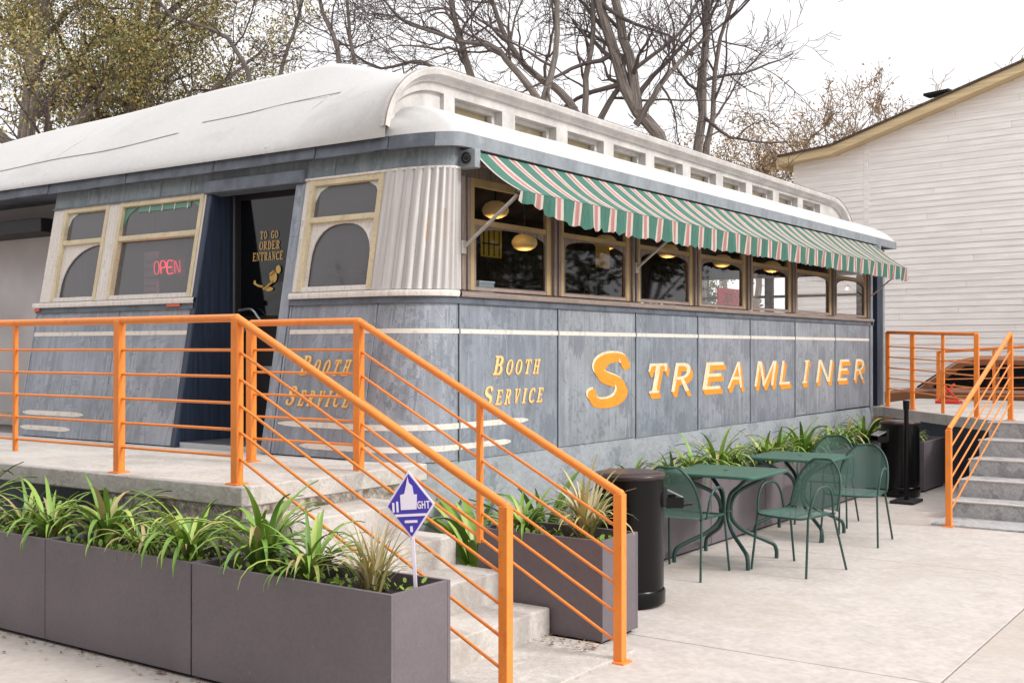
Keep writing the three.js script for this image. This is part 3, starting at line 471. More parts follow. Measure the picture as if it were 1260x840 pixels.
// ---------------------------------------------------------------- striped awning
{
  const aw = sub('awning', diner), P = 0.27;
  const stripeTex = dataTex((i, x, y) => { const u = x / S, n = nFi[i] * 0.1 + nBl[i] * 0.12; let c = u < 0.58 ? [66, 112, 99] : u < 0.66 ? [192, 184, 176] : u < 0.87 ? [178, 126, 120] : [192, 185, 177]; return tint(c, 0.86 + n); }, P, true);
  stripeTex.repeat.set(1 / P, 1 / 1.1);
  const M_can = new THREE.MeshPhysicalMaterial({ map: stripeTex, roughness: 0.9, side: THREE.DoubleSide, bumpMap: bumpGrain, bumpScale: 0.0008 });
  const x0 = 6.72, x1 = 16.2, NX = 220, top = [3.155, -5.06], bot = [2.82, -4.654];
  const r = rng(5), rag = Array.from({ length: NX + 1 }, () => r());
  const setUV = (g, f) => { const p = g.attributes.position, uv = new Float32Array(p.count * 2); for (let i = 0; i < p.count; i++) { const q = f(p.getX(i), p.getY(i), p.getZ(i)); uv[2 * i] = q[0]; uv[2 * i + 1] = q[1]; } g.setAttribute('uv', new THREE.BufferAttribute(uv, 2)); return g; };
  part('canopy', setUV(grid(NX, 8, (u, v) => { const x = lerp(x0, x1, u), sag = Math.sin(v * Math.PI) * (0.022 + 0.008 * Math.sin(x * 4.1) + 0.006 * Math.sin(x * 11.3)); return [x, lerp(top[0], bot[0] + 0.014, v) - sag, lerp(top[1], bot[1] + 0.012, v)]; }), (x, y, z) => [x, z * 1.2]), M_can, aw);
  part('valance', setUV(grid(NX, 5, (u, v) => { const x = lerp(x0, x1, u), i = Math.round(u * NX), h = 0.165 + 0.02 * Math.abs(Math.sin((x / P) * Math.PI * 2)) + 0.022 * rag[i] * (x < 10 ? 1.4 : 0.5) - (x < 7.5 ? 0.15 * (7.5 - x) : 0); return [x + 0.012 * v * Math.sin(x * 9), bot[0] + 0.008 - h * v, bot[1] + 0.026 + v * (0.014 * Math.sin(x * 14) + 0.01 * Math.sin(x * 37) - 0.01)]; }), (x, y, z) => [x, y]), M_can, aw);
  part('front_bar', bar([x0 - 0.02, bot[0], bot[1]], [x1 + 0.03, bot[0], bot[1]], 0.014), M({ color: 0x2e2a2a, roughness: 0.5 }), aw);
  part('roller', bar([6.75, 3.1, -5.07], [16.1, 3.1, -5.07], 0.035, 14), M({ color: 0x6d4a4c, roughness: 0.7 }), aw);
  const br = part('roller_bracket', uvm(rbx(6.66, 6.73, 3.02, 3.16, ZS + 0.0, ZS + 0.16, 0.008)), M_fasciaSide, aw);
  part('roller_hub', mg([new THREE.TorusGeometry(0.036, 0.008, 8, 18).rotateY(Math.PI / 2).toNonIndexed().translate(6.655, 3.095, -5.07), new THREE.SphereGeometry(0.018, 8, 6).toNonIndexed().translate(6.655, 3.095, -5.07)]), M_blackMatte, aw);
  part('roller_bracket', uvm(rbx(16.12, 16.18, 3.02, 3.16, ZS, ZS + 0.16, 0.008)), M_fasciaSide, aw);
  const armM = M({ map: dataTex(i => tint([186, 178, 172], 0.84 + 0.25 * nSv[i]), 0.4, true), roughness: 0.55, metalness: 0.2 });
  for (const [x, x2] of [[6.7, 6.74], [9.33, 9.36], [16.15, 16.1]]) {
    const a = V(x, 2.45, ZS + 0.03), b = V(x2, bot[0] - 0.012, bot[1] - 0.01), L = a.distanceTo(b), g = rbx(-0.016, 0.016, 0, L, -0.008, 0.008, 0.003);
    g.applyMatrix4(new THREE.Matrix4().makeRotationFromQuaternion(new THREE.Quaternion().setFromUnitVectors(V(0, 1, 0), b.clone().sub(a).normalize()))).translate(a.x, a.y, a.z);
    part('arm', uvm(g), armM, aw); part('arm_bracket', uvm(rbx(x - 0.025, x + 0.025, 2.4, 2.5, ZS, ZS + 0.035, 0.005)), armM, aw);
  }
}

// ---------------------------------------------------------------- things inside the diner, seen through the glass
{
  const shade = M({ color: 0xe2cb8e, roughness: 0.6, emissive: 0xffcf86, emissiveIntensity: 0.04 });
  const P = [[8.31, 2.945], [8.77, 2.69], [10.25, 2.8], [11.65, 2.81], [13.1, 2.79], [14.68, 2.81]];
  const names = ['close under the ceiling', 'lowest on its cord', 'beside the plain yellow poster', 'above the dark booth backs', 'above the red sign', 'by the far wall window'];
  P.forEach(([x, y], i) => {
    const t = thing('pendant_lamp', 'cream dome pendant lamp inside the diner, ' + names[i], 'lamp', 'pendant lamps in the diner'); t.position.set(x, y, -6.0);
    part('lamp_shade', new THREE.LatheGeometry([[0.02, 0.08], [0.05, 0.076], [0.09, 0.056], [0.118, 0.016], [0.12, -0.016], [0.1, -0.05], [0.06, -0.07], [0.0, -0.078]].map(p => new THREE.Vector2(...p)), 20), shade, t);
    part('cord', bar([0, 0.07, 0], [0, 3.135 - y, 0], 0.006), M_blackMatte, t);
    const l = new THREE.PointLight(0xffcf90, 0.1); l.position.set(0, -0.16, 0); l.castShadow = true; t.add(l);
  });
  const pos = (name, label, x0, x1, y0, y1, z, col, lines, lc) => { const t = thing(name, label, 'poster'); t.position.set(x0, y0, z); part('sheet', bx(0, x1 - x0, 0, y1 - y0, -0.006, 0), M({ color: col, roughness: 0.8 }), t); for (const [a, b, c, d] of lines) part('print', bx(a * (x1 - x0), b * (x1 - x0), c * (y1 - y0), d * (y1 - y0), 0.001, 0.003), M({ color: lc, roughness: 0.8 }), t); return t; };
  pos('poster', 'yellow poster with dark upright bars hanging inside the window with the awning arm', 7.93, 8.24, 2.5, 2.76, -5.88, 0xb9a02c, [[0.1, 0.16, 0.05, 0.95], [0.34, 0.4, 0.05, 0.9], [0.6, 0.64, 0.05, 0.95], [0.85, 0.89, 0.05, 0.9], [0.05, 0.9, 0.42, 0.47]], 0x2a2208);
  pos('poster', 'plain yellow poster hanging inside the second side window', 9.86, 10.13, 2.52, 2.76, -5.88, 0xb0923a, [[0.1, 0.9, 0.12, 0.14]], 0x9a7f30);
  pos('poster', 'narrow speckled yellow poster inside the second side window', 9.0, 9.13, 2.5, 2.74, -5.88, 0x8f7a26, Array.from({ length: 12 }, (_, i) => [(i % 3) * 0.33 + 0.05, (i % 3) * 0.33 + 0.22, (i / 3 | 0) * 0.25 + 0.04 + (i % 2) * 0.05, (i / 3 | 0) * 0.25 + 0.16]), 0x241c08);
  const red = thing('red_sign', 'dark red sign with white script standing inside a side window', 'sign'); red.position.set(11.83, 2.14, -5.46);
  part('board', bx(0, 0.62, 0, 0.25, -0.02, 0), M({ color: 0xa01626, roughness: 0.4, emissive: 0xb01020, emissiveIntensity: 0.25 }), red); const wm = M({ color: 0xd8c8c0, roughness: 0.5 });  // slight red glow added to the board so it reads through the reflecting glass
  [[[0.12, 0.1], [0.17, 0.1], [0.18, 0.17], [0.13, 0.2]], [[0.22, 0.2], [0.23, 0.1], [0.28, 0.1], [0.29, 0.2]], [[0.33, 0.2], [0.34, 0.1]], [[0.5, 0.18], [0.42, 0.22], [0.38, 0.15], [0.43, 0.09], [0.5, 0.12], [0.48, 0.17], [0.44, 0.15]], [[0.3, 0.05], [0.36, 0.06], [0.42, 0.04], [0.5, 0.06]]].forEach(s => part('script', tube(s.map(p => [p[0], p[1], 0.004]), 0.007, 5), wm, red));
  // neon sign in the wide raked window
  const neon = thing('open_sign', 'glowing pink neon sign reading open in the wide raked window', 'sign'), nm = M({ color: 0xff8090, roughness: 0.4, emissive: 0xff3a52, emissiveIntensity: 1.0 });
  neon.position.set(6.56, 2.37, -8.5); part('backing', bx(0.02, 0.03, -0.03, 0.14, -0.02, 0.4), M({ color: 0x2a2426, roughness: 0.5 }), neon);
  const st = { O: [[[0.25, 0], [0.75, 0], [1, 0.3], [1, 0.7], [0.75, 1], [0.25, 1], [0, 0.7], [0, 0.3], [0.25, 0]]], P: [[[0, 0], [0, 1], [0.7, 1], [1, 0.8], [0.9, 0.55], [0, 0.45]]], E: [[[1, 1], [0, 1], [0, 0], [1, 0]], [[0, 0.5], [0.8, 0.5]]], N: [[[0, 0], [0, 1], [1, 0], [1, 1]]] };
  [...'OPEN'].forEach((c, i) => part('neon_letter', mg(st[c].map(s => tube(s.map(([a, b]) => [0, b * 0.11, i * 0.095 + a * 0.065]), 0.006, 6, 30))), nm, neon));
  const nl = new THREE.PointLight(0xff5a6a, 0.07); nl.position.set(-0.06, 0.05, 0.18); nl.castShadow = true; neon.add(nl);
  const mb = thing('menu_board', 'white paper menu board leaning inside the wide raked window', 'menu board'); mb.position.set(6.62, 2.16, -8.72); part('sheet', bx(0, 0.01, 0, 0.42, 0, 0.2), M({ color: 0xe8e6e4, roughness: 0.8 }), mb); for (let i = 0; i < 4; i++) part('print', bx(-0.003, -0.001, 0.1 + i * 0.075, 0.125 + i * 0.075, 0.02, 0.17), M({ color: 0x9a9aa0, roughness: 0.8 }), mb); part('foot_strip', bx(-0.004, -0.001, 0.01, 0.06, 0.01, 0.19), M({ color: 0xc8b860, roughness: 0.8 }), mb);
  const wl = thing('wall_lamp', 'small white candle lamp behind the narrow raked window', 'lamp'); wl.position.set(6.75, 2.2, -9.3); part('stem', bar([0, 0, 0], [0, 0.22, 0], 0.012), M_white, wl); part('bulb', new THREE.SphereGeometry(0.035, 12, 8).scale(1, 1.5, 1).translate(0, 0.27, 0), M({ color: 0xf0eeea, roughness: 0.4 }), wl); part('bracket', bx(-0.01, 0.01, -0.06, 0.005, -0.5, 0.02), M_white, wl);
  // booths, counter and shelving in the dark room
  const wood = M({ color: 0x3a2a22, roughness: 0.5 }), red2 = M({ color: 0x4a1a1a, roughness: 0.45 });
  for (let i = 0; i < 6; i++) { const t = thing('booth_bench', 'dark red padded booth bench inside the diner', 'bench', 'booth benches along the windows'); t.position.set(7.6 + i * 1.42, 0.9, -5.95); part('seat', rbx(-0.25, 0.25, 0.1, 0.45, -0.6, 0.6, 0.03), red2, t); part('backrest', rbx(-0.05, 0.05, 0.45, 1.22, -0.6, 0.6, 0.03), red2, t); part('base', bx(-0.22, 0.22, 0, 0.1, -0.58, 0.58), M_dark, t); }
  const c = thing('counter', 'long dark wooden counter inside the diner', 'counter'); part('front', bx(7.6, 15, 0.9, 1.95, -8.1, -8.0), wood, c); part('top', rbx(7.5, 15.1, 1.95, 2.0, -8.4, -7.8, 0.01), wood, c);
  const sh = thing('wall_shelf', 'dark shelves along the rear wall of the diner', 'shelf'); for (const y of [2.05, 2.35, 2.62]) part('shelf', bx(8, 15, y, y + 0.03, -9.78, -9.5), M({ color: 0x6a5a4e, roughness: 0.5 }), sh); for (const x of [8, 10.3, 12.6, 14.97]) part('upright', bx(x, x + 0.03, 0.9, 2.9, -9.79, -9.76), M_dark, sh);
  const nb = thing('napkin_box', 'small blue and white box on the sill inside the first side window', 'box'); nb.position.set(7.1, 2.14, -5.34); part('carton', rbx(0, 0.2, 0, 0.075, -0.06, 0.06, 0.006), M({ color: 0x9db2bd, roughness: 0.6 }), nb); part('lid', rbx(-0.004, 0.204, 0.0752, 0.09, -0.064, 0.064, 0.004), M({ color: 0xc9d2d6, roughness: 0.6 }), nb);
  const ss = thing('inner_ledge', 'pale window ledge inside the diner below the side windows', 'ledge'); part('board', uvm(bx(6.9, 16.1, 2.1, 2.138, -5.42, -5.26)), M_white, ss); part('apron', bx(6.9, 16.1, 0.9, 2.1, -5.31, -5.27), M_interior, ss);
}
// ---------------------------------------------------------------- planters
function planter(label, x0, x1, z0, z1, h, group) {
  const t = thing('planter_box', label, 'planter', group); const w = 0.022, X = x1 - x0, Z = z1 - z0; t.position.set(x0, 0, z0);
  part('side_panel', uvm(rbx(0, w, 0.022, h, 0, Z, 0.003), x0, z0), M_planter, t); part('side_panel', uvm(rbx(X - w, X, 0.022, h, 0, Z, 0.003), x0 + 1, z0), M_planter, t);
  part('end_panel', uvm(rbx(w, X - w, 0.022, h, Z - w, Z - 0.001, 0.003), z0, x0), M_planter, t); part('end_panel', uvm(rbx(w, X - w, 0.022, h, 0.001, w, 0.003), z0, x0), M_planter, t);
  part('plinth', bx(0.03, X - 0.03, 0, 0.022, 0.03, Z - 0.03), M_blackMatte, t);
  part('soil', uvm(grid(8, 14, (u, v) => [lerp(w, X - w, u), h - 0.07 + 0.02 * Math.sin(u * 7 + v * 13), lerp(w, Z - w, v)])), M_soil, t);
  return t;
}
const PH = 0.6;
planter('long charcoal planter box with the diamond sign at its end', 3.9, 4.33, -4.745, -3.39, PH);
planter('charcoal planter box between two others in front of the deck', 3.9, 4.33, -6.035, -4.757, PH);
planter('charcoal planter box below the deck beside the steel skirt', 3.9, 4.33, -8.0, -6.041, PH);
planter('charcoal planter box wedged between the steps and the near trash can', 5.69, 6.11, -4.24, -3.35, 0.6);
for (let i = 0; i < 5; i++) planter('charcoal planter box in the row along the diner side', 7.9 + i * 1.2, 7.9 + i * 1.2 + 1.19, -4.72, -4.27, 0.6, 'planter boxes in a row below the lettering');
planter('charcoal planter box between the far trash can and the grey steps', 13.95, 14.9, -4.22, -3.8, 0.6);

// strap leaves: a few blade shapes shared by all plants
function bladeGeo(curl, len, wid, seed) {
  const N = 9, r = rng(seed), tw = (r() - 0.5) * 0.5; const P = []; let x = 0, y = 0, a = 1.45 - 0.1 * r();
  for (let i = 0; i <= N; i++) { P.push([x, y]); a -= curl / N * (0.5 + i / N * 1.2); x += Math.cos(a) * len / N; y += Math.sin(a) * len / N; }
  return grid(2, N, (u, v) => { const i = Math.round(v * N), w = wid * Math.pow(Math.sin(Math.PI * (0.12 + 0.88 * v) ** 0.8 * 0.98 + 0.02), 0.75) * (u - 0.5), k = Math.abs(u - 0.5) * 0.25 * wid; return [P[i][0] - Math.sin(tw * v) * w * 0.3, P[i][1] + k, w * Math.cos(tw * v)]; });
}
const blades = []; for (let k = 0; k < 10; k++) blades.push(bladeGeo(0.5 + k * 0.24, 1, 0.085, k + 1));
const thin = []; for (let k = 0; k < 10; k++) thin.push(bladeGeo(0.25 + k * 0.24, 1, 0.04, k + 21));
function clump(name, label, group, x, y, z, o) {
  const t = thing(name, label, 'plant', group); t.position.set(x, y, z); const r = rng(o.seed), G = o.geos ?? blades, mats = o.mats ?? M_blade;
  for (let i = 0; i < o.n; i++) {
    const f = i / o.n, m = part('leaf', G[Math.min(G.length - 1, Math.floor((o.geos ? Math.pow(r(), 0.8) : 0.14 + 0.86 * Math.pow(r(), 0.7)) * (o.curl ?? 10)))], mats[Math.floor(r() * mats.length)], t), s = o.len * (0.55 + 0.5 * r());
    m.scale.set(s, s * (0.9 + 0.25 * r()), s * (o.wide ?? 1)); m.rotation.set(0, i * 2.39996 + r() * 0.6, 0); m.rotateZ((r() - 0.5) * 0.35); m.position.set((r() - 0.5) * 0.06, -0.015, (r() - 0.5) * 0.06);
  }
  return t;
}
{
  const G1 = 'green strap leaf plants before the deck', L1 = 'arching green strap leaf plant in the planters before the deck'; let s = 100;
  for (const [z, len, n] of [[-7.65, 0.46, 48], [-7.15, 0.56, 56], [-6.62, 0.42, 44], [-6.24, 0.5, 52], [-5.75, 0.58, 58], [-5.33, 0.4, 46], [-5.0, 0.56, 58], [-4.48, 0.6, 60], [-4.08, 0.48, 60]]) clump('strap_leaf_plant', L1, G1, 4.1 + ((s * 7) % 5 - 2) * 0.02, PH - 0.07, z, { n, len, seed: s++, wide: 0.8 });
  clump('flax_plant', 'cream and green variegated flax beside the diamond sign', null, 4.1, PH - 0.07, -3.68, { n: 90, len: 0.42, seed: 7, geos: thin, mats: M_bladeV, curl: 7 });
  clump('flax_plant', 'pale yellow variegated flax spilling over the planter beside the trash can', null, 5.92, 0.53, -3.6, { n: 80, len: 0.52, seed: 8, geos: thin, mats: M_bladeV, curl: 9, wide: 1.3 });
  clump('strap_leaf_plant', 'green strap leaf plant behind the pale flax next to the steps', null, 5.88, 0.53, -4.02, { n: 34, len: 0.42, seed: 9 });
  const G2 = 'green strap leaf plants along the diner side', L2 = 'green strap leaf plant in the planter row below the lettering';
  for (let i = 0; i < 12; i++) clump('strap_leaf_plant', L2, G2, 8.1 + i * 0.5 + (i % 3) * 0.05, 0.53, -4.5 + (i % 2) * 0.06, { n: 58, len: 0.4 + (i % 4) * 0.05, curl: 10, seed: 200 + i });
  clump('strap_leaf_plant', 'dark strap leaf clump low behind the near trash can', null, 6.95, 0.0, -4.6, { n: 40, len: 0.95, seed: 31, curl: 6 });
  clump('strap_leaf_plant', 'dark strap leaf clump at the foot of the diner corner', null, 6.35, 0.0, -4.75, { n: 40, len: 0.95, seed: 32, curl: 6 });
  clump('strap_leaf_plant', 'single green strap leaf plant next to the grey steps', null, 14.3, 0.53, -4.0, { n: 26, len: 0.4, seed: 33 });
  // low ground cover and fallen leaves
  const r = rng(44), leaf = new THREE.CircleGeometry(0.5, 6).scale(0.017, 0.03, 1).rotateX(-0.9), bits = new THREE.InstancedMesh(leaf, leafMat(0.22, 0.36, 0.04), 620), m4 = new THREE.Matrix4(), q = new THREE.Quaternion(), e = new THREE.Euler();
  for (let i = 0; i < 620; i++) { e.set(r() * 0.8, r() * 6.3, r() * 0.8); const far = i > 520; m4.compose(far ? V(5.75 + r() * 0.3, 0.545 + r() * 0.05, -4.15 + r() * 0.7) : V(3.94 + r() * 0.35, PH - 0.06 + r() * 0.07, -7.4 + r() * 3.95), q.setFromEuler(e), V(1, 1, 1).multiplyScalar(0.7 + r())); bits.setMatrixAt(i, m4); }
  bits.name = 'ground_cover'; scene.add(bits); tag(bits, 'small bright green leaves covering the planter soil', 'ground cover', null, 'stuff');
  const dry = new THREE.CircleGeometry(0.5, 5).scale(0.016, 0.034, 1).rotateX(-Math.PI / 2), bm = M({ color: new THREE.Color(0.2, 0.1, 0.045), roughness: 0.9 }), lit = new THREE.InstancedMesh(dry, bm, 260);
  for (let i = 0; i < 260; i++) { e.set((r() - 0.5) * 0.5, r() * 6.3, (r() - 0.5) * 0.5); const a = r(); const P = a < 0.6 ? V(3.89 - r() * r() * r() * 0.45, 0.012, -7.6 + r() * 3.6) : a < 0.9 ? V(5.66 - r() * 0.22, 0.034, -3.7 + r() * 0.4) : V(7.5 + r() * 6.5, 0.012, -4.24 + r() * 0.1); m4.compose(P, q.setFromEuler(e), V(1, 1, 1).multiplyScalar(0.3 + r() * 0.8)); lit.setMatrixAt(i, m4); }
  lit.name = 'leaf_litter'; scene.add(lit); tag(lit, 'brown dry leaf litter on the paving beside the planters', 'leaves', null, 'stuff');
}
// diamond sign on a stake
{
  const t = thing('yard_sign', 'blue and white diamond yard sign on a pale stake', 'sign'); t.position.set(4.16, 0.5, -3.46); t.rotation.set(0, -1.05, 0); t.rotateZ(0.06);
  const blue = M({ color: 0x4338a6, roughness: 0.35 }), wh = M({ color: 0xe4dcea, roughness: 0.4 });
  part('stake', rbx(-0.009, 0.009, 0, 0.36, -0.004, 0.004, 0.002), wh, t);
  const D = k => [[0, 0.31 + (1 - k) * 0.16], [0.115 * k, 0.47], [0, 0.63 - (1 - k) * 0.16], [-0.115 * k, 0.47]];
  part('plate', extr(D(1), 0.006, [], 0.001).translate(0, 0, 0.004), wh, t); part('field', extr(D(0.92), 0.002).translate(0, 0, 0.0115), blue, t);
  const R0 = (a, b, c, d, rot = 0) => extr(rectPts(a, b, c, d), 0.002).translate(0, 0, 0.014);
  [R0(-0.085, -0.075, 0.44, 0.485), R0(-0.066, -0.056, 0.44, 0.49), R0(-0.075, 0.075, 0.418, 0.43), R0(-0.03, 0.03, 0.388, 0.4), R0(-0.006, 0.006, 0.345, 0.372), extr([[-0.045, 0.45], [0.03, 0.45], [0.035, 0.52], [0.02, 0.52], [0.015, 0.56], [0, 0.575], [-0.005, 0.605], [-0.015, 0.56], [-0.025, 0.525], [-0.045, 0.52]], 0.002).translate(0, 0, 0.014)].forEach(g => part('emblem', g, wh, t));
  [['G', 0.034, 0.052], ['H', 0.055, 0.073], ['T', 0.076, 0.094]].forEach(([c, a, b]) => part('letter', glyph(sans, c, a, b, 0.452, 0.488, 0).translate(0, 0, 0.017), wh, t));
}
// ---------------------------------------------------------------- trash cans
function can(label, x, z, r, h, turn) {
  const t = thing('trash_can', label, 'trash can'); t.position.set(x, 0, z); t.rotation.y = turn;
  const L = (pts) => new THREE.LatheGeometry(pts.map(p => new THREE.Vector2(...p)), 40);
  part('base', L([[0, 0.02], [r * 0.9, 0.02], [r * 0.92, 0.0], [r * 1.04, 0.02], [r * 1.05, 0.1], [r * 1.0, 0.115]]), M_black, t);
  part('body', L([[r * 0.985, 0.11], [r, 0.14], [r, h * 0.42], [r * 1.006, h * 0.43], [r, h * 0.44], [r, h - 0.03], [r * 0.97, h - 0.02]]), M_black, t);
  part('lid', L([[0, h + 0.012], [r * 0.8, h + 0.014], [r * 1.03, h + 0.004], [r * 1.05, h - 0.012], [r * 1.03, h - 0.03], [r * 0.9, h - 0.03]]), M({ color: 0x3a2c2a, roughness: 0.3 }), t);
  const ch = sub('chute', t);
  part('opening', rbx(r * 0.8, r + 0.012, h - 0.22, h - 0.08, -0.09, 0.09, 0.01), M_blackMatte, ch);
  part('flap', new THREE.BoxGeometry(0.13, 0.008, 0.17).rotateZ(-0.45).translate(r + 0.06, h - 0.13, 0), M_steel, ch);
  part('lip', new THREE.BoxGeometry(0.15, 0.01, 0.16).rotateZ(0.12).translate(r + 0.11, h - 0.215, 0), M_black, ch); part('cheek', bx(r, r + 0.12, h - 0.23, h - 0.16, 0.082, 0.09), M_black, ch); part('cheek', bx(r, r + 0.12, h - 0.23, h - 0.16, -0.09, -0.082), M_black, ch);
  return t;
}
can('glossy black trash can with steel flap beside the flax planter', 6.76, -3.77, 0.228, 0.87, -0.8);
can('glossy black trash can under the edge of the far deck', 13.5, -3.95, 0.215, 0.86, 2.4);
{
  const t = thing('stanchion', 'slim black stanchion with flat foot beside the far trash can', 'stanchion'); t.position.set(12.95, 0, -3.72);
  part('foot', rbx(-0.2, 0.2, 0, 0.035, -0.13, 0.13, 0.012), M_blackMatte, t); part('pole', bar([0, 0.03, 0], [0, 1.06, 0], 0.026, 12), M_black, t); part('cap', new THREE.CylinderGeometry(0.038, 0.034, 0.1, 14).translate(0, 1.08, 0), M_black, t);
}
// ---------------------------------------------------------------- tables and chairs
function tableAt(label, x, z, turn) {
  const t = thing('patio_table', label, 'table'); t.position.set(x, 0, z); t.rotation.y = turn;
  const s = 0.385, rr = 0.06, sh = []; for (const [cx, cy, a] of [[s - rr, s - rr, 0], [-s + rr, s - rr, 1], [-s + rr, -s + rr, 2], [s - rr, -s + rr, 3]]) for (let i = 0; i <= 4; i++) { const th = (a + i / 4) * Math.PI / 2; sh.push([cx + Math.cos(th) * rr, cy + Math.sin(th) * rr]); }
  part('tabletop', extr(sh, 0.012, [], 0.006).rotateX(-Math.PI / 2).translate(0, 0.705, 0), M_green, t);
  part('umbrella_hole', new THREE.CylinderGeometry(0.018, 0.018, 0.004, 12).translate(0, 0.7255, 0), M_greenTube, t);
  for (const [a, b] of [[1, 1], [1, -1], [-1, 1], [-1, -1]]) part('leg', tube([[a * 0.3, 0.7, b * 0.3], [a * 0.2, 0.63, b * 0.2], [a * 0.07, 0.54, b * 0.07], [a * 0.035, 0.46, b * 0.035], [a * 0.035, 0.34, b * 0.035], [a * 0.09, 0.25, b * 0.09], [a * 0.24, 0.15, b * 0.24], [a * 0.295, 0.11, b * 0.295], [a * 0.31, 0.06, b * 0.31], [a * 0.31, 0.0, b * 0.31]], 0.0165, 10, 60), M_greenTube, t);
  part('brace', new THREE.TorusGeometry(0.05, 0.01, 6, 16).rotateX(Math.PI / 2).translate(0, 0.4, 0), M_greenTube, t);
  return t;
}
tableAt('green square metal table nearest the near trash can', 8.58, -3.9, 0.03);
tableAt('green square metal table between the near table and the far planter', 10.15, -3.88, 0.03);
function makeChair() {                                  // faces +x
  const t = new THREE.Group(), r = 0.0092;
  const seat = grid(10, 8, (u, v) => { const x = lerp(-0.2, 0.23, u), w = lerp(0.2, 0.225, u), z = (v - 0.5) * 2 * w; return [x, 0.445 - 0.018 * Math.sin(u * Math.PI * 0.8) * (1 - (v * 2 - 1) ** 2) - 0.012 * Math.max(0, u - 0.85) * 6, z]; });
  part('seat', mg([seat, seat.clone().translate(0, -0.006, 0)]), M_greenMesh, t);
  const back = (u, v) => { const y = lerp(0.455, 0.83, v), w = 0.205 * Math.pow(1 - Math.pow(clamp(v), 3.2) * 0.86, 0.6) + 0.01, z = (u - 0.5) * 2 * w; return [-0.2 - 0.13 * v - 0.03 * (1 - (u * 2 - 1) ** 2), y, z]; };
  const bk = grid(12, 14, back); part('backrest', mg([bk, bk.clone().translate(-0.005, 0, 0)]), M_greenMesh, t);
  const o = []; for (let i = 0; i <= 12; i++) o.push(back(0, i / 12)); for (let i = 1; i < 8; i++) o.push(back(i / 8, 1)); for (let i = 12; i >= 0; i--) o.push(back(1, i / 12));
  part('back_frame', tube(o, r, 8, 90), M_greenTube, t);
  part('seat_frame', tube([[-0.19, 0.44, -0.2], [0.2, 0.44, -0.225], [0.235, 0.432, -0.19], [0.235, 0.432, 0.19], [0.2, 0.44, 0.225], [-0.19, 0.44, 0.2]], r, 8, 60), M_greenTube, t);
  for (const s of [1, -1]) {
    part('arm', tube([[0.2, 0.44, s * 0.232], [0.17, 0.56, s * 0.245], [0.12, 0.635, s * 0.25], [0.04, 0.662, s * 0.25], [-0.05, 0.645, s * 0.246], [-0.1, 0.58, s * 0.238], [-0.13, 0.44, s * 0.225]], r, 8, 50), M_greenTube, t);
    part('leg', bar([0.2, 0.44, s * 0.23], [0.255, 0.0, s * 0.25], r), M_greenTube, t);
    part('leg', bar([-0.17, 0.44, s * 0.2], [-0.285, 0.0, s * 0.24], r), M_greenTube, t);
  }
  return t;
}
{
  const c0 = makeChair(); c0.name = numbered('patio_chair'); scene.add(c0); tag(c0, 'green metal armchair between the near trash can and the first table', 'chair', 'green patio chairs');
  c0.position.set(7.92, 0, -3.93); c0.rotation.y = 0.05;
  const add = (label, x, z, turn) => { const c = copy(c0, label); c.position.set(x, 0, z); c.rotation.y = turn; };
  add('green metal armchair turned with its back to the second table', 8.52, -3.27, Math.PI - 0.25);
  add('green metal armchair standing alone towards the orange stair rail', 10.08, -3.33, Math.PI + 0.05);
  add('green metal armchair pushed up behind the second table', 10.98, -3.92, Math.PI + 0.1);
}
